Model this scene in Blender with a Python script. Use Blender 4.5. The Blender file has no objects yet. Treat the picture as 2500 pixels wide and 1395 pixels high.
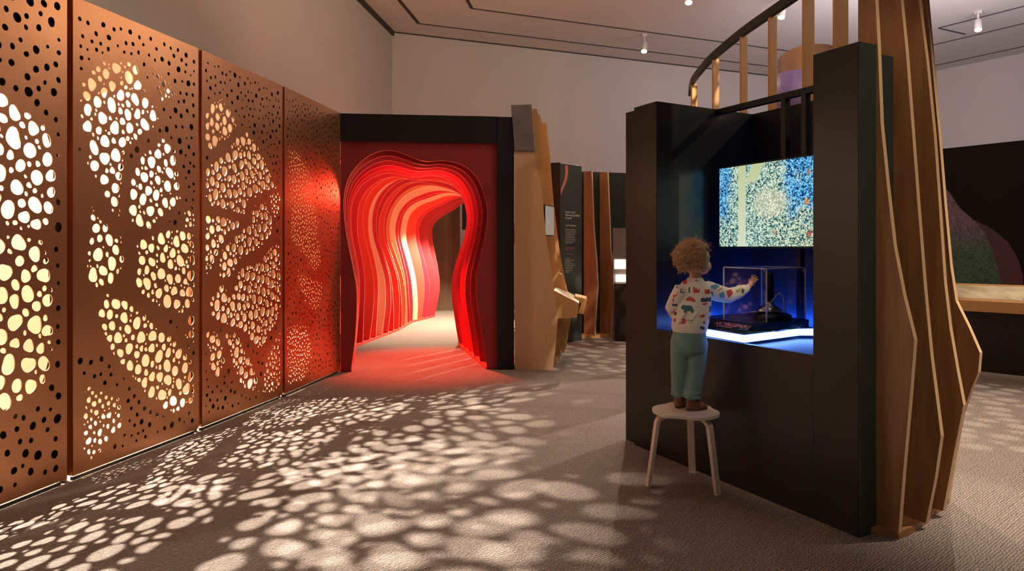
import bpy, bmesh, math, random
import numpy as np
from mathutils import Vector, Matrix
from mathutils.bvhtree import BVHTree

random.seed(7)
SC = bpy.context.scene
COL = SC.collection
FPX, CX, HY, CAMZ = 1600.0, 1250.0, 605.0, 1.4      # focal length and horizon of the 2500x1395 frame


def P(px, py, Y):
    return Vector(((px - CX) / FPX * Y, Y, CAMZ - (py - HY) / FPX * Y))


def F(px, py, z=0.0):
    return P(px, py, (CAMZ - z) * FPX / (py - HY))


def on_plane(px, py, p0, nrm):
    d = Vector(((px - CX) / FPX, 1.0, -(py - HY) / FPX))
    o = Vector((0, 0, CAMZ))
    t = (Vector(p0) - o).dot(nrm) / d.dot(nrm)
    return o + d * t


# ------------------------------------------------------------------ materials
def mat(name, col, rough=0.6, metal=0.0, noise=None, bump=None, emit=None, spec=None, **kw):
    m = bpy.data.materials.new(name)
    m.use_nodes = True
    nt = m.node_tree
    b = nt.nodes['Principled BSDF']
    b.inputs['Base Color'].default_value = (*col, 1)
    b.inputs['Roughness'].default_value = rough
    b.inputs['Metallic'].default_value = metal
    if spec is not None:
        b.inputs['Specular IOR Level'].default_value = spec
    for k, v in kw.items():
        b.inputs[k.replace('_', ' ')].default_value = v
    if emit:
        b.inputs['Emission Color'].default_value = (*emit[0], 1)
        b.inputs['Emission Strength'].default_value = emit[1]
    if noise or bump:
        tc = nt.nodes.new('ShaderNodeTexCoord')
        mp = nt.nodes.new('ShaderNodeMapping')
        nt.links.new(tc.outputs['Object'], mp.inputs['Vector'])
    if noise:                                   # (scale xyz, second colour, detail)
        mp.inputs['Scale'].default_value = noise[0]
        nz = nt.nodes.new('ShaderNodeTexNoise')
        nz.inputs['Scale'].default_value = 1.0
        nz.inputs['Detail'].default_value = noise[2] if len(noise) > 2 else 4
        nt.links.new(mp.outputs[0], nz.inputs['Vector'])
        mr = nt.nodes.new('ShaderNodeMapRange')
        mr.inputs[1].default_value = 0.33
        mr.inputs[2].default_value = 0.67
        nt.links.new(nz.outputs[0], mr.inputs[0])
        mx = nt.nodes.new('ShaderNodeMix')
        mx.data_type = 'RGBA'
        mx.inputs[6].default_value = (*col, 1)
        mx.inputs[7].default_value = (*noise[1], 1)
        nt.links.new(mr.outputs[0], mx.inputs[0])
        nt.links.new(mx.outputs[2], b.inputs['Base Color'])
    if bump:                                    # (scale, strength, distance)
        n2 = nt.nodes.new('ShaderNodeTexNoise')
        n2.inputs['Scale'].default_value = bump[0]
        n2.inputs['Detail'].default_value = 4
        nt.links.new(tc.outputs['Object'], n2.inputs['Vector'])
        bp = nt.nodes.new('ShaderNodeBump')
        bp.inputs['Strength'].default_value = bump[1]
        bp.inputs['Distance'].default_value = bump[2]
        nt.links.new(n2.outputs[0], bp.inputs['Height'])
        nt.links.new(bp.outputs[0], b.inputs['Normal'])
    return m


def emitter(name, col, strength):
    m = bpy.data.materials.new(name)
    m.use_nodes = True
    nt = m.node_tree
    nt.nodes.clear()
    e = nt.nodes.new('ShaderNodeEmission')
    e.inputs[0].default_value = (*col, 1)
    e.inputs[1].default_value = strength
    o = nt.nodes.new('ShaderNodeOutputMaterial')
    nt.links.new(e.outputs[0], o.inputs[0])
    return m


def wood(name, c1, c2, scale=(9, 9, 0.9), rough=0.45, ring=0.5):
    """board wood: stretched noise grain with wavy darker figure, grain along z"""
    m = bpy.data.materials.new(name)
    m.use_nodes = True
    nt = m.node_tree
    b = nt.nodes['Principled BSDF']
    b.inputs['Roughness'].default_value = rough
    tc = nt.nodes.new('ShaderNodeTexCoord')
    mp = nt.nodes.new('ShaderNodeMapping')
    mp.inputs['Scale'].default_value = scale
    nt.links.new(tc.outputs['Object'], mp.inputs[0])
    n1 = nt.nodes.new('ShaderNodeTexNoise')
    n1.inputs['Scale'].default_value = 1.0
    n1.inputs['Detail'].default_value = 3
    nt.links.new(mp.outputs[0], n1.inputs['Vector'])
    wv = nt.nodes.new('ShaderNodeMath')
    wv.operation = 'MULTIPLY'
    wv.inputs[1].default_value = 26.0
    nt.links.new(n1.outputs[0], wv.inputs[0])
    sn = nt.nodes.new('ShaderNodeMath')
    sn.operation = 'SINE'
    nt.links.new(wv.outputs[0], sn.inputs[0])
    mp2 = nt.nodes.new('ShaderNodeMapping')
    mp2.inputs['Scale'].default_value = (160, 160, 4)
    nt.links.new(tc.outputs['Object'], mp2.inputs[0])
    n2 = nt.nodes.new('ShaderNodeTexNoise')
    n2.inputs['Scale'].default_value = 1.0
    n2.inputs['Detail'].default_value = 2
    nt.links.new(mp2.outputs[0], n2.inputs['Vector'])
    ad = nt.nodes.new('ShaderNodeMath')
    ad.operation = 'MULTIPLY_ADD'
    ad.inputs[1].default_value = 0.22 * ring
    nt.links.new(sn.outputs[0], ad.inputs[0])
    nt.links.new(n2.outputs[0], ad.inputs[2])
    mx = nt.nodes.new('ShaderNodeMix')
    mx.data_type = 'RGBA'
    mx.clamp_factor = True
    mx.inputs[6].default_value = (*c1, 1)
    mx.inputs[7].default_value = (*c2, 1)
    nt.links.new(ad.outputs[0], mx.inputs[0])
    nt.links.new(mx.outputs[2], b.inputs['Base Color'])
    return m


# ------------------------------------------------------------------ mesh building
class MB:
    def __init__(s):
        s.v, s.f, s.m = [], [], []

    def add(s, verts, faces, mi=0):
        o = len(s.v)
        s.v += [Vector(v) for v in verts]
        for k, f in enumerate(faces):
            s.f.append([o + i for i in f])
            s.m.append(mi if isinstance(mi, int) else mi[k])
        return s

    def box(s, p0, ex, ey, ez, mi=0):
        """corner p0 and three edge vectors"""
        p0, ex, ey, ez = Vector(p0), Vector(ex), Vector(ey), Vector(ez)
        v = [p0, p0 + ex, p0 + ex + ey, p0 + ey]
        v += [q + ez for q in v]
        f = [(3, 2, 1, 0), (4, 5, 6, 7), (0, 1, 5, 4), (1, 2, 6, 5), (2, 3, 7, 6), (3, 0, 4, 7)]
        return s.add(v, f, mi)

    def cbox(s, c, sx, sy, sz, rz=0.0, mi=0):
        R = Matrix.Rotation(rz, 3, 'Z')
        ex, ey, ez = R @ Vector((sx, 0, 0)), R @ Vector((0, sy, 0)), Vector((0, 0, sz))
        return s.box(Vector(c) - (ex + ey + ez) / 2, ex, ey, ez, mi)

    def prism(s, pts, d, mi=0, mi_side=None):
        """planar polygon extruded by vector d"""
        d = Vector(d)
        n = len(pts)
        a = [Vector(p) for p in pts]
        b = [p + d for p in a]
        fs = [list(range(n)), [2 * n - 1 - i for i in range(n)]]
        ms = [mi, mi]
        for i in range(n):
            j = (i + 1) % n
            fs.append((i, i + n, j + n, j))
            ms.append(mi if mi_side is None else mi_side)
        return s.add(a + b, fs, ms)

    def loft(s, secs, n=20, mi=0, cap=True):
        """secs: list of (centre, vecA, vecB) ellipses"""
        v, f = [], []
        for c, a, b in secs:
            c, a, b = Vector(c), Vector(a), Vector(b)
            for i in range(n):
                t = 2 * math.pi * i / n
                v.append(c + a * math.cos(t) + b * math.sin(t))
        for k in range(len(secs) - 1):
            for i in range(n):
                j = (i + 1) % n
                f.append((k * n + i, k * n + j, (k + 1) * n + j, (k + 1) * n + i))
        if cap:
            f.append([n - 1 - i for i in range(n)])
            f.append([(len(secs) - 1) * n + i for i in range(n)])
        return s.add(v, f, mi)

    def tube(s, pts, rad, n=10, mi=0, ends=True):
        pts = [Vector(p) for p in pts]
        if not isinstance(rad, (list, tuple)):
            rad = [rad] * len(pts)
        secs = []
        up = None
        for k, p in enumerate(pts):
            t = (pts[min(k + 1, len(pts) - 1)] - pts[max(k - 1, 0)]).normalized()
            if up is None:
                up = Vector((0, 0, 1)) if abs(t.z) < 0.9 else Vector((1, 0, 0))
            a = (up - t * up.dot(t)).normalized()
            up = a
            b = t.cross(a)
            secs.append((p, a, b, rad[k], t))
        out = []
        if ends:
            p, a, b, r, t = secs[0]
            for q in (0.95, 0.7, 0.35):
                out.append((p - t * r * q, a * r * math.sqrt(1 - q * q), b * r * math.sqrt(1 - q * q)))
        out += [(p, a * r, b * r) for p, a, b, r, t in secs]
        if ends:
            p, a, b, r, t = secs[-1]
            for q in (0.35, 0.7, 0.95):
                out.append((p + t * r * q, a * r * math.sqrt(1 - q * q), b * r * math.sqrt(1 - q * q)))
        return s.loft(out, n, mi)

    def ellipsoid(s, c, ax, ay, az, n=20, m=12, mi=0):
        c, ax, ay, az = Vector(c), Vector(ax), Vector(ay), Vector(az)
        secs = []
        for k in range(m + 1):
            t = -math.pi / 2 + math.pi * (k + 0.02 if k == 0 else (k - 0.02 if k == m else k)) / m
            secs.append((c + az * math.sin(t), ax * math.cos(t), ay * math.cos(t)))
        return s.loft(secs, n, mi)


def build(name, mb, mats, parent=None, smooth=False, bevel=0.0, angle=None):
    me = bpy.data.meshes.new(name)
    off = parent_world(parent)
    me.from_pydata([v - off for v in mb.v], [], mb.f)
    me.update()
    if not isinstance(mats, (list, tuple)):
        mats = [mats]
    for m in mats:
        me.materials.append(m)
    if len(mats) > 1:
        me.polygons.foreach_set('material_index', mb.m)
    bm = bmesh.new()
    bm.from_mesh(me)
    bmesh.ops.recalc_face_normals(bm, faces=bm.faces)
    bm.to_mesh(me)
    bm.free()
    return link(name, me, parent, smooth, bevel)


def parent_world(p):
    o = Vector((0, 0, 0))
    while p is not None:
        o += p.location
        p = p.parent
    return o


def link(name, me, parent=None, smooth=False, bevel=0.0):
    o = bpy.data.objects.new(name, me)
    COL.objects.link(o)
    if parent is not None:
        o.parent = parent
    if smooth:
        for p in me.polygons:
            p.use_smooth = True
    if bevel:
        b = o.modifiers.new('bevel', 'BEVEL')
        b.width = bevel
        b.segments = 2
        b.limit_method = 'ANGLE'
        b.angle_limit = math.radians(40)
    return o


def thing(name, label, cat, loc, group=None):
    o = bpy.data.objects.new(name, None)
    o.empty_display_size = 0.1
    COL.objects.link(o)
    o.location = loc
    return tag(o, label, cat, group)


def tag(o, label, cat, group=None, kind=None):
    o['label'] = label
    o['category'] = cat
    if group:
        o['group'] = group
    if kind:
        o['kind'] = kind
    return o


def structure(o):
    o['kind'] = 'structure'
    return o


def evaluated(o):
    """apply an object's modifiers into a plain mesh and remove the temporary object"""
    dg = bpy.context.evaluated_depsgraph_get()
    dg.update()
    me = bpy.data.meshes.new_from_object(o.evaluated_get(dg))
    bpy.data.objects.remove(o)
    return me


def fused(name, mb, voxel, smooth_it=4, factor=0.5):
    """closed shapes united into one continuous skin"""
    me = bpy.data.meshes.new(name)
    me.from_pydata(mb.v, [], mb.f)
    bm = bmesh.new()
    bm.from_mesh(me)
    bmesh.ops.recalc_face_normals(bm, faces=bm.faces)
    bm.to_mesh(me)
    bm.free()
    o = bpy.data.objects.new(name, me)
    COL.objects.link(o)
    r = o.modifiers.new('r', 'REMESH')
    r.mode = 'VOXEL'
    r.voxel_size = voxel
    r.use_smooth_shade = True
    if smooth_it:
        s = o.modifiers.new('s', 'SMOOTH')
        s.iterations = smooth_it
        s.factor = factor
    return evaluated(o)


def place(name, me, mats, parent, smooth=True):
    off = parent_world(parent)
    me.transform(Matrix.Translation(-off))
    me.materials.clear()
    for m in (mats if isinstance(mats, (list, tuple)) else [mats]):
        me.materials.append(m)
    return link(name, me, parent, smooth)


def sheet(outer, holes, thick, M):
    """flat plate with cut-outs: outline and holes in plate coordinates, M places it"""
    cu = bpy.data.curves.new('tmp', 'CURVE')
    cu.dimensions = '2D'
    cu.fill_mode = 'BOTH'
    cu.extrude = thick / 2
    for poly in [outer] + holes:
        sp = cu.splines.new('POLY')
        sp.points.add(len(poly) - 1)
        for i, (x, y) in enumerate(poly):
            sp.points[i].co = (x, y, 0, 1)
        sp.use_cyclic_u = True
    o = bpy.data.objects.new('tmp', cu)
    COL.objects.link(o)
    me = evaluated(o)
    bpy.data.curves.remove(cu)
    me.transform(M)
    return me


def inside(p, poly):
    x, y = p
    c = False
    j = len(poly) - 1
    for i in range(len(poly)):
        xi, yi = poly[i]
        xj, yj = poly[j]
        if (yi > y) != (yj > y) and x < (xj - xi) * (y - yi) / (yj - yi) + xi:
            c = not c
        j = i
    return c


def resample(pts, n, smooth=True):
    pts = [Vector(p) for p in pts]
    if smooth:
        q = []
        for i in range(len(pts) - 1):
            p0, p1, p2, p3 = pts[max(i - 1, 0)], pts[i], pts[i + 1], pts[min(i + 2, len(pts) - 1)]
            for k in range(12):
                t = k / 12
                q.append(0.5 * ((2 * p1) + (p2 - p0) * t + (2 * p0 - 5 * p1 + 4 * p2 - p3) * t * t
                                + (3 * p1 - p0 - 3 * p2 + p3) * t ** 3))
        q.append(pts[-1])
        pts = q
    d = [0.0]
    for a, b in zip(pts, pts[1:]):
        d.append(d[-1] + (b - a).length)
    out, j = [], 0
    for k in range(n):
        s = d[-1] * k / (n - 1)
        while j < len(d) - 2 and d[j + 1] < s:
            j += 1
        t = (s - d[j]) / max(d[j + 1] - d[j], 1e-9)
        out.append(pts[j].lerp(pts[j + 1], t))
    return out


def text_mesh(body, size, M, depth=0.0008, align='LEFT', shear=0.0, spacing=1.0):
    cu = bpy.data.curves.new('t', 'FONT')
    cu.body = body
    cu.size = size
    cu.extrude = depth
    cu.align_x = align
    cu.shear = shear
    cu.space_line = spacing
    o = bpy.data.objects.new('t', cu)
    COL.objects.link(o)
    me = evaluated(o)
    bpy.data.curves.remove(cu)
    me.transform(M)
    return me


def frame(origin, ex, ey):
    """matrix with plate x along ex, plate y along ey, thickness along ex x ey"""
    ex, ey = Vector(ex).normalized(), Vector(ey).normalized()
    ez = ex.cross(ey)
    M = Matrix((ex, ey, ez)).transposed().to_4x4()
    M.translation = Vector(origin)
    return M


def lamp(kind, loc, energy, col, aim=None, **kw):
    l = bpy.data.lights.new('light', kind)
    l.energy = energy
    l.color = col
    for k, v in kw.items():
        setattr(l, k, v)
    o = bpy.data.objects.new('lamp', l)
    COL.objects.link(o)
    o.location = loc
    if aim is not None:
        o.rotation_euler = (Vector(aim) - Vector(loc)).to_track_quat('-Z', 'Y').to_euler()
    return o


Z = Vector((0, 0, 1))
# ------------------------------------------------------------------ palette
M_wall = mat('wall_paint', (0.50, 0.47, 0.44), 0.85, noise=((0.5, 0.5, 0.25), (0.46, 0.43, 0.41), 3))
M_ceil = mat('ceiling_paint', (0.62, 0.58, 0.55), 0.9)
M_groove = mat('dark_groove', (0.035, 0.028, 0.024), 0.6)
M_black = mat('black_laminate', (0.014, 0.0105, 0.0095), 0.36, spec=0.3, noise=((3, 3, 1.2), (0.020, 0.0135, 0.0115), 3))
M_blackmetal = mat('black_metal', (0.011, 0.012, 0.014), 0.45, spec=0.3)
M_green = mat('green_black_laminate', (0.022, 0.030, 0.026), 0.45)
M_fin = wood('dark_stained_wood', (0.19, 0.080, 0.030), (0.33, 0.155, 0.062), ring=0.9)
M_ply = wood('pale_plywood_edge', (0.62, 0.40, 0.22), (0.72, 0.50, 0.30), scale=(40, 40, 1), ring=0.2)
M_oak = wood('light_wood', (0.50, 0.30, 0.165), (0.62, 0.40, 0.24), scale=(7, 7, 0.8), ring=0.35)
M_honey = wood('honey_wood', (0.46, 0.24, 0.09), (0.58, 0.33, 0.14), scale=(7, 7, 0.8), ring=0.4)
M_grey = mat('grey_metal', (0.16, 0.145, 0.15), 0.5, metal=0.3, noise=((5, 5, 5), (0.22, 0.19, 0.19), 4))
M_white = mat('white_enamel', (0.75, 0.73, 0.7), 0.4)

# carpet: short diagonal loops in brown and grey
M_carpet = bpy.data.materials.new('woven_carpet')
M_carpet.use_nodes = True
nt = M_carpet.node_tree
bs = nt.nodes['Principled BSDF']
bs.inputs['Roughness'].default_value = 0.95
bs.inputs['Specular IOR Level'].default_value = 0.1
tc = nt.nodes.new('ShaderNodeTexCoord')


def node(kind, **ins):
    n = nt.nodes.new(kind)
    for k, v in ins.items():
        n.inputs[k].default_value = v
    return n


mpr = node('ShaderNodeMapping', Rotation=(0, 0, 0.9), Scale=(1, 1, 1))
nt.links.new(tc.outputs['Object'], mpr.inputs[0])
wv = node('ShaderNodeTexWave', Scale=24.0, Distortion=6.0, Detail=2.0)
wv.inputs['Detail Scale'].default_value = 2.2
nt.links.new(mpr.outputs[0], wv.inputs['Vector'])
nz = node('ShaderNodeTexNoise', Scale=150.0, Detail=3.0)
nt.links.new(tc.outputs['Object'], nz.inputs['Vector'])
ad = node('ShaderNodeMath')
ad.operation = 'MULTIPLY'
nt.links.new(wv.outputs[0], ad.inputs[0])
nt.links.new(nz.outputs[0], ad.inputs[1])
rp = nt.nodes.new('ShaderNodeValToRGB')
rp.color_ramp.elements[0].position = 0.05
rp.color_ramp.elements[0].color = (0.10, 0.082, 0.078, 1)
rp.color_ramp.elements[1].position = 0.5
rp.color_ramp.elements[1].color = (0.29, 0.245, 0.22, 1)
nt.links.new(ad.outputs[0], rp.inputs[0])
nt.links.new(rp.outputs[0], bs.inputs['Base Color'])
bp = node('ShaderNodeBump', Strength=0.6, Distance=0.006)
nt.links.new(ad.outputs[0], bp.inputs['Height'])
nt.links.new(bp.outputs[0], bs.inputs['Normal'])

# ------------------------------------------------------------------ room shell
HC = 6.35
CL = Vector((-2.74, 15.0, 0))                     # left/back corner
CR = Vector((10.68, 20.05, 0))                    # back/right corner
dl = Vector((0.14, 1.0, 0)).normalized()
dr = Vector((0.69, -1.0, 0)).normalized()
L0 = CL - dl * 18.0
R0 = CR + dr * 22.0


def wall(name, a, b, outward):
    return structure(build(name, MB().box(a, b - a, outward * 0.2, Z * HC), M_wall))


wall('wall_left', L0, CL, Vector((-dl.y, dl.x, 0)))
db = (CR - CL).normalized()
wall('wall_back', CL, CR, Vector((-db.y, db.x, 0)))
wall('wall_right', CR, R0, Vector((-dr.y, dr.x, 0)))
foot = [L0 + Vector((-1, -1, 0)), R0 + Vector((1, -1, 0)), CR + Vector((1.5, 1, 0)), CL + Vector((-1.0, 1.5, 0))]
structure(build('floor', MB().prism([p - Z * 0.1 for p in foot], Z * 0.1), M_carpet))
structure(build('ceiling', MB().prism([p + Z * HC for p in foot], Z * 0.1), M_ceil))


def C(px, py):                                    # point of the ceiling seen at a pixel
    return P(px, py, (HC - CAMZ) * FPX / (HY - py))


def strip(name, a, b, w=0.045, m=None):
    d = (b - a).normalized()
    n = Vector((-d.y, d.x, 0)) * w
    return structure(build(name, MB().box(a - n / 2 - Z * 0.012, b - a, n, Z * 0.016), m or M_groove))


k = 1
c1, c2 = C(1022, 57), C(1152, 20)
for a, b, w in ((c1, c1 + db * 12.5, 0.032), (c1, c1 - dl * 9, 0.07), (c2, c2 + db * 11.3, 0.032),
                (c2, c2 - dl * 7, 0.06), (C(2266, 113) - dr * 1.4, C(2500, 55) + dr * 3, 0.032),
                (C(2271, 163) - dr * 1.0, C(2500, 110) + dr * 3, 0.032), (C(2291, 68), C(2500, 12) + dr * 3, 0.032),
                (C(2291, 68), C(2356, 83), 0.035)):
    strip('trim_%d' % k, a, b, w)
    k += 1
# shadow gap where the left wall meets the ceiling
nl = Vector((dl.y, -dl.x, 0))
structure(build('trim_%d' % k, MB().box(CL - dl * 17 + Z * (HC - 0.10), dl * 17, nl * 0.05, Z * 0.1), M_groove))
k += 1
nb = Vector((db.y, -db.x, 0))
structure(build('trim_%d' % k, MB().box(CL + Z * (HC - 0.025), (CR - CL), nb * 0.02, Z * 0.025), M_groove))


# track spotlights on the ceiling
M_bulb = emitter('lit_lens', (1.0, 0.86, 0.66), 25.0)
M_can = mat('spotlight_shell', (0.55, 0.52, 0.5), 0.4)


def spotlight(px, py, aim, label, power, size=0.34, cone=70, col=(1, 0.80, 0.60), blend=0.5):
    top = C(px, py)
    t = thing('track_spotlight', label, 'spotlight', top, 'track spotlights on the ceiling')
    d = (Vector(aim) - top).normalized()
    d2 = (d + Vector((0, 0, -1.6))).normalized()
    build('mount', MB().cbox(top + Z * -0.03, 0.10, 0.10, 0.06), M_can, t)
    build('stem', MB().tube([top - Z * 0.05, top - Z * (0.10 + size * 0.25)], 0.022, 8), M_can, t, True)
    p = top - Z * (0.10 + size * 0.25)
    q = p + d2 * size * 0.72
    r = size * 0.20
    build('lamp_housing', MB().tube([p, p + d2 * 0.02, q], [r * 0.8, r, r], 16, ends=False), M_can, t, True)
    build('lens', MB().tube([q, q + d2 * 0.012], [r * 0.92, r * 0.92], 16, ends=False), M_bulb, t)
    if power:
        l = lamp('SPOT', q + d2 * 0.05, power, col, aim, spot_size=math.radians(cone), spot_blend=blend,
                 shadow_soft_size=0.06)
    return t
# ------------------------------------------------------------------ perforated copper wall
M_copper = mat('brushed_copper', (0.72, 0.345, 0.175), 0.31, metal=0.9, noise=((1.3, 1.3, 0.8), (0.60, 0.27, 0.13), 4),
               bump=(2.2, 0.12, 0.02))
M_copperdark = mat('shadowed_copper', (0.30, 0.12, 0.05), 0.3, metal=0.8)  # darker copper, the shade in the joints put into the colour
M_mask = mat('black_backing', (0.006, 0.005, 0.005), 0.9)
M_peach = mat('peach_fabric', (0.60, 0.44, 0.30), 0.9)

PV = [Vector((-2.873, 2.772, 0)), Vector((-2.63, 3.896, 0)), Vector((-2.365, 4.967, 0)),
      Vector((-2.128, 6.10, 0)), Vector((-1.919, 7.344, 0))]
ZB, ZT = 0.035, 2.905

# leaf-shaped areas of big holes, traced per panel
LEAF = [
    [[(-20, 215), (25, 240), (60, 268), (90, 295), (115, 315), (134, 380), (134, 500), (115, 556), (60, 562), (-20, 540)],
     [(-20, 578), (60, 575), (105, 590), (124, 670), (126, 725), (128, 803), (124, 877), (110, 932), (50, 985), (-20, 1010)],
     [(-40, 230), (-40, 480), (-190, 420), (-300, 200), (-180, 120)], [(-45, 530), (-45, 800), (-200, 880), (-310, 700), (-240, 500)],
     [(-45, 850), (-45, 1040), (-160, 1150), (-260, 1100), (-200, 950)]],
    [[(197, 205), (238, 156), (290, 147), (335, 158), (348, 205), (392, 285), (365, 318), (330, 340), (302, 370), (298, 430),
      (293, 470), (290, 532), (275, 518), (247, 460), (211, 405), (218, 340), (197, 322)],
     [(368, 162), (388, 178), (413, 205), (426, 230), (398, 248), (378, 205)],
     [(398, 338), (426, 368), (440, 482), (412, 520), (382, 538), (366, 556), (331, 560), (312, 522), (317, 440), (345, 385)],
     [(222, 500), (240, 530), (262, 555), (294, 580), (302, 640), (277, 688), (222, 702), (212, 678), (218, 560)],
     [(450, 515), (474, 512), (474, 552), (452, 556)],
     [(335, 590), (372, 577), (422, 562), (470, 572), (476, 640), (472, 745), (442, 768), (395, 750), (360, 730), (335, 706), (331, 680)],
     [(458, 772), (474, 770), (474, 838), (452, 822)],
     [(238, 758), (262, 716), (294, 730), (321, 744), (367, 785), (408, 817), (431, 840), (468, 886), (473, 941), (470, 985),
      (427, 1008), (367, 982), (339, 934), (298, 892), (266, 851), (248, 800)],
     [(204, 940), (235, 955), (290, 975), (300, 1040), (250, 1095), (205, 1145)]],
    [[(502, 279), (520, 250), (542, 243), (562, 272), (578, 300), (567, 329), (538, 347), (509, 369), (502, 344)],
     [(502, 412), (517, 397), (542, 376), (567, 351), (588, 329), (603, 322), (628, 356), (649, 405), (664, 437), (674, 459),
      (649, 462), (631, 476), (603, 489), (597, 521), (585, 525), (567, 514), (542, 507), (509, 500), (502, 473)],
     [(660, 474), (685, 470), (685, 505), (671, 532), (658, 505)],
     [(624, 501), (646, 496), (667, 546), (662, 579), (644, 588), (634, 604), (608, 615), (582, 635), (574, 653), (556, 676),
      (535, 676), (535, 640), (543, 608), (576, 575), (588, 564), (606, 550), (613, 519)],
     [(502, 528), (556, 532), (587, 544), (580, 557), (554, 566), (551, 579), (537, 600), (530, 620), (517, 649), (502, 672), (501, 600)],
     [(586, 653), (634, 638), (660, 605), (679, 592), (681, 631), (684, 679), (684, 720), (677, 771), (666, 801), (651, 817),
      (649, 836), (634, 851), (619, 838), (608, 823), (597, 815), (578, 801), (545, 789), (515, 771), (513, 737), (541, 685), (552, 709), (563, 735), (571, 709)],
     [(502, 813), (524, 810), (535, 828), (543, 851), (547, 884), (539, 909), (522, 926), (511, 888), (516, 858), (503, 840)],
     [(548, 813), (573, 815), (588, 836), (599, 866), (617, 888), (629, 933), (614, 959), (586, 937), (569, 888), (557, 851)],
     [(640, 955), (652, 865), (684, 810), (685, 940), (660, 960)]],
    [[(699, 368), (723, 368), (748, 410), (759, 433), (759, 494), (769, 512), (777, 600), (782, 640), (766, 664), (745, 627),
      (720, 602), (708, 575), (712, 530), (697, 487)],
     [(721, 666), (746, 677), (785, 692), (785, 717), (778, 755), (762, 755), (736, 709)],
     [(700, 795), (745, 795), (760, 850), (740, 940), (702, 960)]],
]
SMALL = {(1, 1), (1, 8), (2, 8), (3, 0), (3, 1), (3, 2), (2, 2), (1, 4)}       # areas whose holes are small
HOLE = [(0.048, 0.013, 0.027, 0.012), (0.040, 0.009, 0.022, 0.009), (0.037, 0.009, 0.020, 0.008), (0.026, 0.008, 0.015, 0.007)]


def shrink(poly, d):
    c = Vector((sum(p[0] for p in poly) / len(poly), sum(p[1] for p in poly) / len(poly)))
    out = []
    for p in poly:
        v = Vector(p) - c
        out.append(tuple(c + v * max(0.1, (v.length + d) / max(v.length, 1e-6))))
    return out


def edge_d(p, poly):
    b = 9.0
    x, y = p
    for i in range(len(poly)):
        x1, y1 = poly[i]
        x2, y2 = poly[(i + 1) % len(poly)]
        dx, dy = x2 - x1, y2 - y1
        t = max(0, min(1, ((x - x1) * dx + (y - y1) * dy) / (dx * dx + dy * dy + 1e-12)))
        b = min(b, math.hypot(x - x1 - t * dx, y - y1 - t * dy))
    return b


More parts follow.
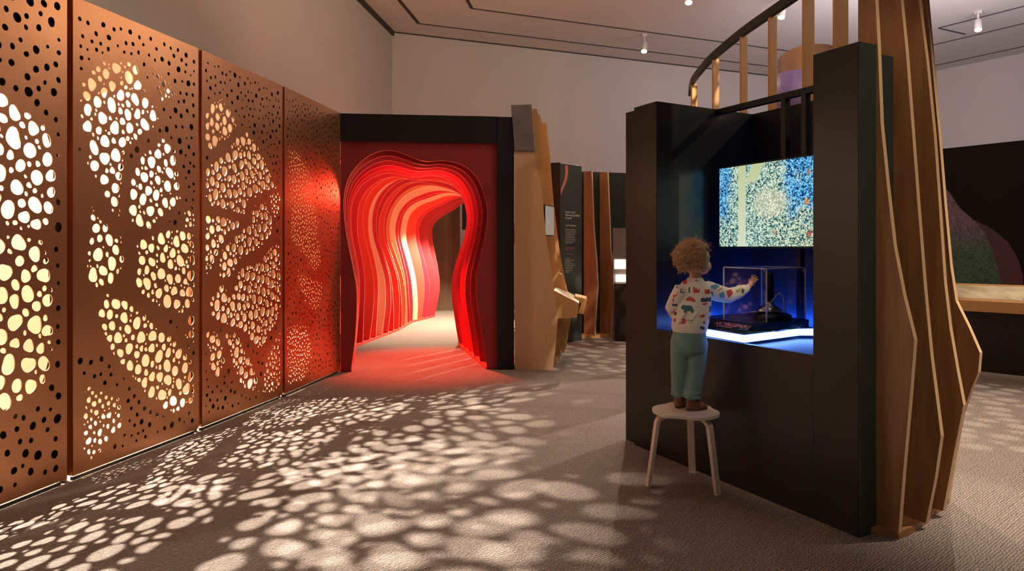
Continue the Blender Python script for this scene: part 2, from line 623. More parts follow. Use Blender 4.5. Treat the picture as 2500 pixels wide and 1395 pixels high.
def make_panel(k, label):
    rnd = random.Random(40 + k)
    a, b = PV[k], PV[k + 1]
    ex = (b - a).normalized()
    L = (b - a).length
    nrm = Vector((ex.y, -ex.x, 0))               # towards the room
    s0, s1 = 0.02, L - 0.02
    leaves = []
    for li, poly in enumerate(LEAF[k]):
        q = []
        for px, py in poly:
            w = on_plane(px, py, a, nrm)
            q.append(((w - a).dot(ex), w.z))
        leaves.append((q, (k, li) in SMALL))
    rl, rs, bl, bsm = HOLE[k]
    acc = np.zeros((0, 4))
    kinds = []
    A = 1.22                                      # holes are a little taller than wide

    def attempt(n, pick, gap):
        nonlocal acc
        for _ in range(n):
            s, z = rnd.uniform(s0 + 0.045, s1 - 0.045), rnd.uniform(ZB + 0.07, ZT - 0.07)
            c = pick(s, z)
            if c is None:
                continue
            r, g, kd = c
            if s - r < s0 + 0.03 or s + r > s1 - 0.03:
                continue
            if len(acc):
                d = np.hypot(acc[:, 0] - s, (acc[:, 1] - z) / A) - acc[:, 2] - r
                if (d < np.maximum(acc[:, 3], g)).any():
                    continue
            acc = np.vstack([acc, (s, z, r, g)])
            kinds.append(kd)

    def leaf_at(s, z):
        for q, sm in leaves:
            if inside((s, z), q):
                return q, sm
        return None

    def pk_leaf(rmax, rmin):
        def f(s, z):
            q = leaf_at(s, z)
            if q is None:
                return None
            lim = edge_d((s, z), q[0]) + 0.006
            r = rnd.uniform(rmin, rmax)
            if q[1]:
                r *= 0.5
            if r > lim:
                return None
            return r, rnd.uniform(0.004, 0.009) if not q[1] else 0.010, 1
        return f
    for i in range(9):                            # big ones first, then ever smaller ones between
        hi = rl + (rs - rl) * i / 9
        attempt((260, 700, 1300, 1800, 2000, 2200, 2400, 2600, 3000)[i], pk_leaf(hi, hi * 0.75), 0)
    attempt(5000, pk_leaf(rs, rs * 0.6), 0)

    def pk_bg(s, z):
        if leaf_at(s, z):
            return None
        dmin = min(edge_d((s, z), q) for q, sm in leaves)
        band = dmin < 0.055
        if band and not (s > s1 - 0.12 or k == 3):
            return None
        r = rnd.uniform(bsm * 1.1, bl * 0.95) * (0.75 if rnd.random() < 0.35 else 1.0)
        top = z > 1.95 or z < 0.75 or s > s1 - 0.30
        if not top:
            if k != 3 or rnd.random() < 0.5:
                return None
        return r, rnd.uniform(0.016, 0.032) if k < 3 else rnd.uniform(0.014, 0.028), 0
    attempt(15000, pk_bg, 0)
    holes = []
    for (s, z, r, g), kd in zip(acc, kinds):
        n = 16 if r > 0.02 else 11
        e2, p2, e3, p3 = rnd.uniform(0.02, 0.19), rnd.uniform(0, 6.3), rnd.uniform(0, 0.10), rnd.uniform(0, 6.3)
        tilt = rnd.uniform(-0.35, 0.35)
        h = []
        for i in range(n):
            t = 2 * math.pi * i / n
            rr = r * (1 + e2 * math.cos(2 * t + p2) * (1 if kd else 0.5) + e3 * math.cos(3 * t + p3) * (1 if kd else 0.4))
            x, y = rr * math.cos(t) * 0.97, rr * math.sin(t) * 1.16
            h.append((s + x * math.cos(tilt) - y * math.sin(tilt) * 0.5, z + y * math.cos(tilt) * 0.98 + x * math.sin(tilt) * 0.5))
        holes.append(h)
    t = thing('copper_panel', label, 'panel', a.lerp(b, 0.5), 'perforated copper panels along the wall')
    M = frame(a, ex, Z)
    me = sheet([(s0, ZB), (s1, ZB), (s1, ZT), (s0, ZT)], holes, 0.006, M)
    place('perforated_sheet', me, M_copper, t, False)
    # returned edges of the sheet
    mb = MB()
    for s, d in ((s0, 1), (s1 - 0.006, 1)):
        mb.box(a + ex * s + Z * ZB - nrm * 0.045, ex * 0.006, nrm * 0.042, Z * (ZT - ZB))
    mb.box(a + ex * s0 + Z * (ZT - 0.006) - nrm * 0.045, ex * (s1 - s0), nrm * 0.042, Z * 0.006)
    build('folded_edge', mb, M_copper, t)
    cut = []
    for q, sm in leaves:
        cut.append([(min(max(s, s0 + 0.03), s1 - 0.03), min(max(z, ZB + 0.03), ZT - 0.03)) for s, z in shrink(q, 0.012)])
    M2 = frame(a - nrm * 0.022, ex, Z)
    me = sheet([(s0 + 0.008, ZB), (s1 - 0.008, ZB), (s1 - 0.008, ZT - 0.01), (s0 + 0.008, ZT - 0.01)], cut, 0.003, M2)
    place('light_mask_sheet', me, M_mask, t, False)  # sheet added to mask the light outside the leaf shapes
    # foot rail the panel stands on
    build('foot_rail', MB().box(a + ex * (s0 + 0.02) - nrm * 0.04, ex * (s1 - s0 - 0.04), nrm * 0.02, Z * ZB * 0.55), M_groove, t)
    if k < 3:
      # stile added to block light through the joint to the next panel
      build('joint_light_stop', MB().box(a + ex * (s1 - 0.012) - nrm * 0.075, ex * 0.064, nrm * 0.022, Z * ZT), M_copperdark, t)
    return t


make_panel(0, 'copper panel cut off by the frame edge, with the largest round holes')
make_panel(1, 'tall copper panel with long diagonal leaf shapes of round holes, second from the frame edge')
make_panel(2, 'copper panel with three fanned leaf shapes, third along, before the red-tinted one')
make_panel(3, 'copper panel with small holes, reflecting red, adjoining the red tunnel entrance')

# peach screen standing behind the panels, lit from lamps in the cavity
BK = [PV[0] + Vector((-1.372, 0.28, 0)), PV[4] + Vector((-0.80, 0.16, 0)), Vector((-2.78, 10.6, 0))]
mb = MB()
for a, b in zip(BK, BK[1:]):
    e = (b - a).normalized()
    mb.box(a, b - a, Vector((-e.y, e.x, 0)) * 0.03, Z * 3.15)
bs_ = build('backing_screen', mb, M_peach)
tag(bs_, 'peach coloured screen glowing through the holes of the copper panels', 'screen')

pan_dir = (PV[4] - PV[0]).normalized()
pan_n = Vector((pan_dir.y, -pan_dir.x, 0))
# ------------------------------------------------------------------ red rib tunnel
def red(name, c, r=0.55, **k):
    return mat(name, c, r, **k)


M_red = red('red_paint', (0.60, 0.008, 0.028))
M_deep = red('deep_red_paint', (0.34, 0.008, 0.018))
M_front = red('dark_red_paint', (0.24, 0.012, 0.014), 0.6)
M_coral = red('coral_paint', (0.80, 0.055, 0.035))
M_cream = red('cream_paint', (0.86, 0.55, 0.36))
M_amber = red('amber_paint', (0.80, 0.24, 0.08))
M_ribedge = red('red_edge_highlight', (0.85, 0.16, 0.14))  # rib edges paler, their edge highlight put into the colour
M_creamedge = red('cream_edge_highlight', (0.90, 0.55, 0.36))  # lit look of the deeper rib edges put into the colour
tun = thing('tunnel', 'glowing red ribbed walk-through tunnel with wavy opening in a black frame', 'tunnel', (-1.05, 7.45, 0))


def px5(l):                                        # contour readings from the enlarged crop
    return [(x / 1.994 + 800, y / 1.994 + 240) for x, y in l]


KA = px5([(112, 1338), (135, 1150), (141, 950), (122, 820), (97, 700), (80, 580), (80, 470), (105, 380), (160, 310), (230, 265), (300, 253),
          (370, 270), (430, 296), (490, 309), (560, 303), (640, 318), (700, 355), (745, 420), (770, 500), (778, 570), (765, 680),
          (742, 780), (724, 870), (726, 980), (742, 1090), (760, 1200), (776, 1315)])
KB = px5([(136, 1205), (150, 1050), (155, 900), (140, 780), (120, 680), (112, 590), (122, 500), (160, 430), (220, 385), (290, 365),
          (350, 372), (410, 385), (470, 380), (530, 378), (590, 400), (640, 450), (668, 520), (677, 600), (660, 690), (630, 780),
          (607, 870), (603, 950), (615, 1050), (630, 1150), (641, 1208)])
KC = px5([(345, 1125), (350, 1000), (340, 880), (310, 780), (280, 690), (276, 600), (300, 520), (345, 455), (405, 415), (470, 408),
          (540, 420), (600, 440), (660, 475), (720, 560), (730, 640), (715, 720), (680, 800), (665, 870), (668, 960), (690, 1050), (705, 1125)])
KD = px5([(412, 1088), (415, 1000), (405, 880), (382, 780), (358, 690), (358, 620), (378, 555), (425, 510), (480, 490), (530, 472),
          (575, 462), (640, 466), (720, 500), (790, 580), (800, 660), (780, 740), (760, 830), (755, 920), (770, 1010), (780, 1088)])
KE = px5([(520, 1064), (545, 930), (538, 830), (518, 730), (508, 655), (524, 605), (570, 568), (620, 540), (660, 512), (720, 500),
          (790, 520), (840, 590), (850, 680), (835, 780), (820, 900), (830, 1000), (840, 1064)])
TN = 90
tdir = Vector((1.755, 0.177, 0)).normalized()
tnrm = Vector((tdir.y, -tdir.x, 0))


def key(pts, Y):
    p0 = Vector((-1.05, Y, 0))
    w = [on_plane(x, y, p0, tnrm) for x, y in pts]
    c = [Vector(((q - p0).dot(tdir), q.z)) for q in w]
    c[0].y = 0.0
    c[-1].y = 0.0
    return resample(c, TN)


keys = [(0, 7.45, key(KA, 7.45)), (5, 9.35, key(KB, 9.35)), (12, 11.15, key(KC, 11.15)), (17, 12.35, key(KD, 12.35)), (22, 13.3, key(KE, 13.3))]


def layer(i):
    for (k0, y0, c0), (k1, y1, c1) in zip(keys, keys[1:]):
        if k0 <= i <= k1:
            t = (i - k0) / (k1 - k0)
            c = [a.lerp(b, t) for a, b in zip(c0, c1)]
            return y0 + (y1 - y0) * t, c


def outward(c, d):
    out = []
    for j, p in enumerate(c):
        t = (c[min(j + 1, TN - 1)] - c[max(j - 1, 0)]).normalized()
        n = Vector((-t.y, t.x))
        q = p + n * d
        q.y = max(q.y, 0.0)
        if j in (0, TN - 1):
            q.y = 0.0
        out.append(q)
    # keep the height of the foot points at floor level
    return out


def tw(p, Y):
    return Vector((-1.05, Y, 0)) + tdir * p.x + Z * p.y


wob = random.Random(3)
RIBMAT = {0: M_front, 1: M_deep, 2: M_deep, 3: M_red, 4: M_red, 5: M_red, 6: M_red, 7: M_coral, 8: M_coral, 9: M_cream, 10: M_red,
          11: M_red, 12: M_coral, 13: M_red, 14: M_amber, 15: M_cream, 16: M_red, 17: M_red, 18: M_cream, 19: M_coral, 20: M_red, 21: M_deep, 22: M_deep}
RIMW = 0.26
contours = {}
for i in range(23):
    Y, c = layer(i)
    if i in (6, 7, 8, 9, 10, 11, 13, 14, 15, 16, 18, 19, 20, 21):
        ph = wob.uniform(0, 6.3)
        am = 0.028
        n_out = outward(c, 1.0)
        c = [p + (q - p) * am * math.sin(ph + 7.0 * j / TN) * min(1, p.y / 0.5) for j, (p, q) in enumerate(zip(c, n_out))]
    contours[i] = (Y, c)
    if i == 0:
        continue
    o = outward(c, RIMW)
    th = 0.03
    mb = MB()
    back = -tnrm * th
    v = [tw(p, Y) for p in c] + [tw(p, Y) for p in o]
    v += [q + back for q in v]
    n = TN
    fs, ms = [], []
    for j in range(n - 1):
        fs += [(j, j + 1, n + j + 1, n + j), (2 * n + j, 3 * n + j, 3 * n + j + 1, 2 * n + j + 1),
               (j, 2 * n + j, 2 * n + j + 1, j + 1), (n + j, n + j + 1, 3 * n + j + 1, 3 * n + j)]
        ms += [0, 0, 1, 0]
    fs += [(0, n, 3 * n, 2 * n), (n - 1, 3 * n - 1, 4 * n - 1, 2 * n - 1)]
    ms += [0, 0]
    mb.add(v, fs, ms)
    m = RIBMAT[i]
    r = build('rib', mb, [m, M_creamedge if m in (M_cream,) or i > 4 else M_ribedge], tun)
    if m is M_cream:
        r['label'] = 'cream rib'

# front sheet with the first opening
Y0, c = contours[0]
xl, xr, zt = (Vector((-1.925, 7.36, 0)) - Vector((-1.05, 7.45, 0))).dot(tdir), 0.885, 2.62
me_o = [tw(p, Y0) for p in c]
outl = [Vector((xl, 0)), Vector((xl, zt)), Vector((xr, zt)), Vector((xr, 0))]
poly = [tw(p, Y0) for p in outl] + me_o[::-1]
build('front_sheet', MB().prism(poly, -tnrm * 0.03, 0, 1), [M_front, M_ribedge], tun)
# black frame
f0, f1 = tw(Vector((xl - 0.01, 0)), Y0), tw(Vector((xr, 0)), Y0)
build('frame_header', MB().box(f0 + tnrm * 0.03 + Z * 2.60, f1 - f0, -tnrm * 0.30, Z * 0.305), M_blackmetal, tun, bevel=0.004)
build('frame_post', MB().box(f1 + tnrm * 0.04, tdir * 0.19, -tnrm * 0.30, Z * 2.90), M_blackmetal, tun, bevel=0.004)
# base rails the ribs stand on
for side in (0, -1):
    mb = MB()
    pts = [tw(contours[i][1][side], contours[i][0]) for i in range(0, 23)]
    sgn = -1 if side == 0 else 1
    for p, q in zip(pts, pts[1:]):
        mb.box(p + tdir * 0.012 * -sgn, q - p, tdir * sgn * 0.25, Z * 0.03)
    build('base_rail', mb, M_coral, tun)

# LED strips on the back of ribs
M_ledred = emitter('red_led', (1.0, 0.05, 0.06), 2.2)
M_ledwarm = emitter('warm_led', (1.0, 0.60, 0.34), 4.5)
for i in range(0, 22):
    Y, c = contours[i]
    a = outward(c, 0.10 if i else 0.16)
    b = outward(c, 0.125 if i else 0.185)
    mb = MB()
    for j in range(6, TN - 7, 1):
        o = -tnrm * 0.04
        mb.add([tw(a[j], Y) + o, tw(a[j + 1], Y) + o, tw(b[j + 1], Y) + o, tw(b[j], Y) + o], [(0, 1, 2, 3)])
    build('light_strip', mb, M_ledred if i < 4 else M_ledwarm, tun)

# what stands beyond the tunnel
M_brown = mat('brown_panel', (0.10, 0.055, 0.028), 0.5, noise=((4, 4, 2), (0.065, 0.035, 0.02), 4))
b0, b1 = P(1040, 600, 14.35), P(1121, 600, 14.35)
bw = MB()
for j in range(8):
    t0, t1 = j / 8, (j + 1) / 8
    c0 = Vector((b0.x + (b1.x - b0.x) * t0, 14.35 + 0.25 * math.sin(t0 * 2.2), 0))
    c1_ = Vector((b0.x + (b1.x - b0.x) * t1, 14.35 + 0.25 * math.sin(t1 * 2.2), 0))
    bw.box(c0, c1_ - c0, Vector((0, 0.04, 0)), Z * 2.9)
tag(build('curved_partition', bw, M_brown), 'dark brown curved partition seen through the far end of the tunnel', 'partition')
sb = 1.66
tag(build('wall_panel', MB().box(CL + db * sb + nb * 0.004 + Z * 1.83, db * 1.2, nb * 0.02, Z * 1.2), M_blackmetal),
    'black panel on the pale back wall, seen through the far end of the tunnel', 'panel')
# ------------------------------------------------------------------ black display kiosk
KO = Vector((1.67, 3.16, 0))
KU = Vector((-0.473, 0.881, 0)).normalized()      # along the front, away from the camera
KN = Vector((0.881, 0.473, 0)).normalized()       # into the kiosk
KH = 2.395


def K(u, d, z=0.0):
    return KO + KU * u + KN * d + Z * z


def kbox(mb, u0, u1, d0, d1, z0, z1, mi=0):
    return mb.box(K(u0, d0, z0), KU * (u1 - u0), KN * (d1 - d0), Z * (z1 - z0), mi)


SILL = 0.845
kio = thing('display_kiosk', 'tall black display kiosk with open lit niche behind the child', 'kiosk', K(0.8, 0))
build('right_post', kbox(MB(), 0, 0.249, 0, 0.16, 0, KH), M_black, kio, bevel=0.002)
build('left_post', kbox(MB(), 1.458, 1.698, 0, 0.20, 0, KH), M_black, kio, bevel=0.002)
build('end_panel', kbox(MB(), 1.700, 1.83, 0.03, 0.62, 0, KH - 0.01), M_black, kio, bevel=0.002)
build('front_panel', kbox(MB(), 0.249, 1.458, 0, 0.03, 0, SILL), M_black, kio)
build('niche_floor', kbox(MB(), 0.249, 1.458, 0.03, 0.92, SILL - 0.05, SILL - 0.012), M_black, kio)
M_sheen = mat('satin_black', (0.020, 0.022, 0.024), 0.24, spec=0.6)
build('side_panel', kbox(MB(), 1.461, 1.50, 0.2, 0.92, 0, KH), M_sheen, kio)
build('side_panel', kbox(MB(), 0.20, 0.245, 0.16, 0.92, 0, KH), M_black, kio)
build('side_panel', kbox(MB(), 0.012, 0.20, 0.163, 0.30, 0, KH - 0.03), M_green, kio)
build('back_panel', kbox(MB(), 0.20, 1.50, 0.923, 0.95, 0, KH), M_black, kio)
build('top_rail', kbox(MB(), 0.247, 1.459, 0.56, 0.60, KH - 0.04, KH), M_blackmetal, kio)
for u in (0.72, 0.87):
    # the post steps back behind the screen so that its foot clears the table
    pp = [(0.555, KH - 0.041), (0.60, KH - 0.041), (0.60, 1.50), (0.74, 1.50), (0.74, SILL - 0.012), (0.70, SILL - 0.012), (0.70, 1.455), (0.555, 1.455)]
    build('mounting_post', MB().prism([K(u, d_, z_) for d_, z_ in pp], KU * 0.034), M_blackmetal, kio)
# green-black cladding on the end facing the camera
build('end_cladding', MB().box(K(-0.004, 0.002, 0), -KU * 0.001 + KU * 0.003, KN * 0.156, Z * KH), M_green, kio)

# table inside the niche, edged by the LED band
TT = 0.897
tab = thing('display_table', 'table slab with glowing white LED edge inside the kiosk niche', 'table', K(1.0, 0.4, SILL - 0.012))
M_top = mat('dark_blue_table', (0.010, 0.014, 0.035), 0.22)
tp = [(1.25, 0.03), (0.705, 0.006), (0.765, 0.56), (0.70, 0.66), (1.34, 0.66), (1.34, 0.30)]
build('table_body', MB().prism([K(u + (0.012 if u < 1 else 0), d + 0.012, SILL - 0.012) for u, d in tp], Z * (TT - SILL + 0.012)), M_top, tab)
M_led = emitter('blue_white_led', (0.13, 0.30, 1.0), 13.0)
mb = MB()
for (u0, d0), (u1, d1) in ((tp[0], tp[1]), (tp[1], tp[2]), (tp[2], tp[3]), (tp[5], tp[0])):
    a, b = K(u0, d0, SILL + 0.006), K(u1, d1, SILL + 0.006)
    e = (b - a).normalized()
    n = Vector((e.y, -e.x, 0))
    if n.dot(K(1.1, 0.45) - a) > 0:
        n = -n
    mb.box(a - n * 0.010, b - a, n * 0.010, Z * 0.041)
build('light_strip', mb, M_led, tab)
M_ledblue = emitter('deep_blue_led', (0.012, 0.085, 1.0), 190.0)
mb = MB().box(K(0.72, 0.674, SILL), KU * 0.60, KN * 0.008, Z * 0.035)
mb2 = MB().box(K(1.354, 0.33, SILL), KU * 0.006, KN * 0.33, Z * 0.035)
build('light_strip', mb, M_ledblue, tab)['label'] = 'blue light strip'
build('light_strip', mb2, M_ledblue, tab)['label'] = 'blue light strip'
M_wave = mat('teal_ink', (0.03, 0.10, 0.13), 0.4)
M_pink = mat('pink_lettering', (0.62, 0.22, 0.33), 0.5)
mb = MB()
for r in range(5):
    pts = [K(0.73 + 0.012 * r + 0.02 * math.sin(t * 0.9 + r), 0.06 + 0.022 * r + 0.55 * t / 12, TT + 0.0015) for t in range(13)]
    mb.tube(pts, 0.0018, 5)
build('wavy_line', mb, M_wave, tab)
# raised plinth with a sloped, lettered front
T2 = 0.945
pf = [(0.10, TT), (0.165, T2), (0.655, T2), (0.655, TT)]
build('raised_plinth', MB().prism([K(0.775, d_, z_) for d_, z_ in pf], KU * 0.475), M_top, tab)
sl0 = (K(0, 0.165, T2) - K(0, 0.10, TT)).normalized()
sln = (-KU).cross(sl0)
tm = text_mesh('NICYBGSIPARU', 0.040, frame(K(1.06, 0.10, TT) + sl0 * 0.030 + sln * 0.0006, -KU, sl0), shear=0.3)
place('lettering', tm, M_pink, tab, False)


def onsl(u, a):
    return K(u, 0.10, TT) + sl0 * a + sln * 0.0003


build('underline', MB().prism([onsl(1.03, 0.018), onsl(0.90, 0.018), onsl(0.90, 0.022), onsl(1.03, 0.022)], sln * 0.0008), M_pink, tab)
build('fish_mark', MB().prism([onsl(0.86, 0.012), onsl(0.83, 0.030), onsl(0.80, 0.022), onsl(0.785, 0.034), onsl(0.785, 0.008), onsl(0.81, 0.014)], sln * 0.0008), M_wave, tab)

# acrylic case
M_acr = bpy.data.materials.new('clear_acrylic')
M_acr.use_nodes = True
nt = M_acr.node_tree
nt.nodes.clear()
tr = nt.nodes.new('ShaderNodeBsdfTransparent')
tr.inputs[0].default_value = (0.96, 0.97, 0.98, 1)
gl = nt.nodes.new('ShaderNodeBsdfGlossy')
gl.inputs['Roughness'].default_value = 0.03
ms = nt.nodes.new('ShaderNodeMixShader')
o_ = nt.nodes.new('ShaderNodeOutputMaterial')
ms.inputs[0].default_value = 0.025
nt.links.new(tr.outputs[0], ms.inputs[1])
nt.links.new(gl.outputs[0], ms.inputs[2])
nt.links.new(ms.outputs[0], o_.inputs[0])
M_acredge = mat('frosted_acrylic_edge', (0.40, 0.45, 0.55), 0.35)
case = thing('acrylic_case', 'clear acrylic box over a specimen, touched by the child', 'display case', K(0.95, 0.35, T2))
u0, u1, d0, d1, zt = 0.80, 1.145, 0.30, 0.655, 1.265
w = 0.006
cb = MB()
kbox(cb, u0, u1, d0, d0 + w, T2, zt)
kbox(cb, u0, u1, d1 - w, d1, T2, zt)
kbox(cb, u0, u0 + w, d0 + w, d1 - w, T2, zt)
kbox(cb, u1 - w, u1, d0 + w, d1 - w, T2, zt)
kbox(cb, u0, u1, d0, d1, zt, zt + w)
build('clear_wall', cb, M_acr, case)
eb = MB()
e = 0.0035
for uu in (u0, u1):
    for dd in (d0, d1):
        kbox(eb, uu - e, uu + e, dd - e, dd + e, T2, zt + w)
for uu in (u0, u1):
    kbox(eb, uu - e, uu + e, d0, d1, zt + w - e, zt + w + e)
for dd in (d0, d1):
    kbox(eb, u0, u1, dd - e, dd + e, zt + w - e, zt + w + e)
build('polished_edge', eb, M_acredge, case)
# instrument inside the case
M_chrome = mat('polished_chrome', (0.72, 0.72, 0.75), 0.12, metal=1.0)
M_darkmetal = mat('dark_instrument', (0.03, 0.03, 0.04), 0.3, metal=0.4)
ins = thing('specimen_instrument', 'shiny metal instrument on a dark foot inside the clear case', 'instrument', K(0.88, 0.36, T2))
c = K(0.92, 0.50, T2)
build('base', MB().loft([(c, KU * 0.10, KN * 0.13), (c + Z * 0.02, KU * 0.10, KN * 0.13), (c + Z * 0.035, KU * 0.07, KN * 0.10)], 28), M_darkmetal, ins, True)
c2 = K(0.95, 0.50, T2 + 0.0351)
build('dome', MB().loft([(c2, KU * 0.075, KN * 0.075), (c2 + Z * 0.02, KU * 0.085, KN * 0.085), (c2 + Z * 0.05, KU * 0.03, KN * 0.03),
                         (c2 + Z * 0.10, KU * 0.022, KN * 0.022)], 28), M_chrome, ins, True)
c3 = c2 + Z * 0.10
build('column', MB().loft([(c3, KU * 0.035, KN * 0.035), (c3 + Z * 0.15, KU * 0.026, KN * 0.026), (c3 + Z * 0.16, KU * 0.012, KN * 0.012)], 20), M_darkmetal, ins, True)
build('wire_arm', MB().tube(resample([K(0.93, 0.46, T2 + 0.09), K(0.90, 0.46, T2 + 0.11), K(0.87, 0.48, T2 + 0.16), K(0.845, 0.50, T2 + 0.15),
                                      K(0.835, 0.51, T2 + 0.03)], 30), 0.003, 8), M_chrome, ins, True)
c4 = K(0.965, 0.40, T2 + 0.036)
build('tray', MB().loft([(c4, KU * 0.03, KN * 0.05), (c4 + Z * 0.012, KU * 0.034, KN * 0.055)], 24), M_chrome, ins, True)
# wall screen
M_scr = bpy.data.materials.new('screen_picture')
M_scr.use_nodes = True
nt = M_scr.node_tree
nt.nodes.clear()


def N(kind, inp=None, **ins):
    n = nt.nodes.new(kind)
    for k_, v_ in ins.items():
        n.inputs[k_].default_value = v_
    if inp is not None:
        nt.links.new(inp, n.inputs[0])
    return n


def mathn(op, a, b=None, c=None):
    n = nt.nodes.new('ShaderNodeMath')
    n.operation = op
    for i, x in enumerate((a, b, c)):
        if x is None:
            continue
        if isinstance(x, (int, float)):
            n.inputs[i].default_value = x
        else:
            nt.links.new(x, n.inputs[i])
    return n.outputs[0]


def mixc(f, a, b):
    n = nt.nodes.new('ShaderNodeMix')
    n.data_type = 'RGBA'
    n.clamp_factor = True
    for i, x in ((0, f), (6, a), (7, b)):
        if isinstance(x, tuple):
            n.inputs[i].default_value = (*x, 1)
        else:
            nt.links.new(x, n.inputs[i])
    return n.outputs[2]


def ramp01(x, a, b):
    n = nt.nodes.new('ShaderNodeMapRange')
    n.interpolation_type = 'SMOOTHSTEP'
    nt.links.new(x, n.inputs[0])
    n.inputs[1].default_value = a
    n.inputs[2].default_value = b
    return n.outputs[0]


at = nt.nodes.new('ShaderNodeUVMap')
sx = N('ShaderNodeSeparateXYZ', at.outputs[0])
U_, V_ = sx.outputs[0], sx.outputs[1]
asp = N('ShaderNodeMapping', at.outputs[0], Scale=(1.78, 1, 1))
nA = N('ShaderNodeTexNoise', asp.outputs[0])
nA.inputs['Scale'].default_value = 28
nA.inputs['Detail'].default_value = 4
nA.inputs['Distortion'].default_value = 0.5
nA.inputs['Roughness'].default_value = 0.65
nt.links.new(asp.outputs[0], nA.inputs['Vector'])
nB = N('ShaderNodeTexNoise')
nB.inputs['Scale'].default_value = 3.2
nB.inputs['Detail'].default_value = 4
nt.links.new(asp.outputs[0], nB.inputs['Vector'])
voro = N('ShaderNodeTexVoronoi')
voro.inputs['Scale'].default_value = 42
nt.links.new(asp.outputs[0], voro.inputs['Vector'])
# blue towards the upper corners, cream in the middle and below
blue = mathn('ADD', ramp01(U_, 0.40, 0.72), ramp01(mathn('SUBTRACT', 0.20, U_), 0.0, 0.18))
blue = mathn('MULTIPLY', blue, ramp01(V_, 0.10, 0.65))
blue = ramp01(mathn('ADD', blue, mathn('MULTIPLY', mathn('SUBTRACT', nB.outputs[0], 0.5), 2.4)), 0.15, 0.85)
hi = mixc(blue, mixc(ramp01(U_, 0.3, 0.75), (0.66, 0.80, 0.64), (0.82, 0.80, 0.50)), (0.20, 0.60, 0.90))
mid = mixc(blue, (0.20, 0.42, 0.38), (0.015, 0.16, 0.42))
lo = mixc(blue, (0.012, 0.05, 0.06), (0.004, 0.02, 0.09))
cell = N('ShaderNodeTexVoronoi')
cell.inputs['Scale'].default_value = 74
cell.inputs['Randomness'].default_value = 1.0
wrp = N('ShaderNodeVectorMath')
wrp.operation = 'MULTIPLY_ADD'
nt.links.new(nA.outputs['Color'], wrp.inputs[0])
wrp.inputs[1].default_value = (0.05, 0.05, 0.0)
nt.links.new(asp.outputs[0], wrp.inputs[2])
nt.links.new(wrp.outputs[0], cell.inputs['Vector'])
cr = N('ShaderNodeSeparateColor', cell.outputs['Color'])
tone = mathn('SUBTRACT', mathn('ADD', mathn('MULTIPLY', cr.outputs[0], 0.55), mathn('MULTIPLY', nA.outputs[0], 0.8)), mathn('MULTIPLY', cell.outputs['Distance'], 0.28))
g1 = ramp01(tone, 0.36, 0.48)
g2 = ramp01(tone, 0.50, 0.66)
colr = mixc(g2, mixc(g1, lo, mid), hi)
dots = ramp01(voro.outputs['Distance'], 0.24, 0.12)
colr = mixc(mathn('MULTIPLY', dots, 0.7), colr, mixc(blue, (0.03, 0.11, 0.11), (0.30, 0.75, 0.95)))
# pale patch
dx = mathn('SUBTRACT', U_, 0.435)
dy = mathn('MULTIPLY', mathn('SUBTRACT', V_, 0.52), 0.75)
patch = ramp01(mathn('ADD', mathn('SQRT', mathn('ADD', mathn('MULTIPLY', dx, dx), mathn('MULTIPLY', dy, dy))),
                     mathn('MULTIPLY', mathn('SUBTRACT', nA.outputs[0], 0.5), 0.25)), 0.15, 0.11)
colr = mixc(mathn('MULTIPLY', patch, 0.8), colr, mixc(g2, (0.42, 0.46, 0.30), (0.86, 0.82, 0.68)))
# upright pale band with a branch
sh = mathn('MULTIPLY', mathn('SUBTRACT', nA.outputs[0], 0.5), 0.02)
bx = mathn('ABSOLUTE', mathn('ADD', mathn('SUBTRACT', U_, 0.205), sh))
band = ramp01(bx, 0.038, 0.030)
brx = mathn('ABSOLUTE', mathn('SUBTRACT', mathn('SUBTRACT', U_, 0.315), mathn('MULTIPLY', mathn('SUBTRACT', V_, 0.9), 0.25)))
branch = mathn('MULTIPLY', ramp01(mathn('ADD', brx, mathn('MULTIPLY', sh, 2.0)), 0.055, 0.045), ramp01(V_, 0.74, 0.82))
bm_ = mathn('MAXIMUM', band, branch)
colr = mixc(bm_, colr, mixc(V_, (0.62, 0.67, 0.52), (0.50, 0.55, 0.30)))
for (u_, v_, r_, cc) in ((0.715, 0.50, 0.04, (0.85, 0.42, 0.07)), (0.735, 0.83, 0.03, (0.62, 0.36, 0.12)), (0.735, 0.14, 0.04, (0.40, 0.10, 0.08)),
                         (0.47, 0.17, 0.035, (0.50, 0.36, 0.26))):
    ex_ = mathn('MULTIPLY', mathn('SUBTRACT', U_, u_), 1.78)
    ey_ = mathn('SUBTRACT', V_, v_)
    rr_ = mathn('ADD', mathn('SQRT', mathn('ADD', mathn('MULTIPLY', ex_, ex_), mathn('MULTIPLY', ey_, ey_))),
                mathn('MULTIPLY', mathn('SUBTRACT', nA.outputs[0], 0.5), 0.12))
    colr = mixc(mathn('MULTIPLY', ramp01(rr_, r_ * 1.2, r_ * 0.8), mathn('ADD', g2, 0.35)), colr, cc)
em = nt.nodes.new('ShaderNodeEmission')
em.inputs[1].default_value = 1.08
nt.links.new(colr, em.inputs[0])
o_ = nt.nodes.new('ShaderNodeOutputMaterial')
nt.links.new(em.outputs[0], o_.inputs[0])

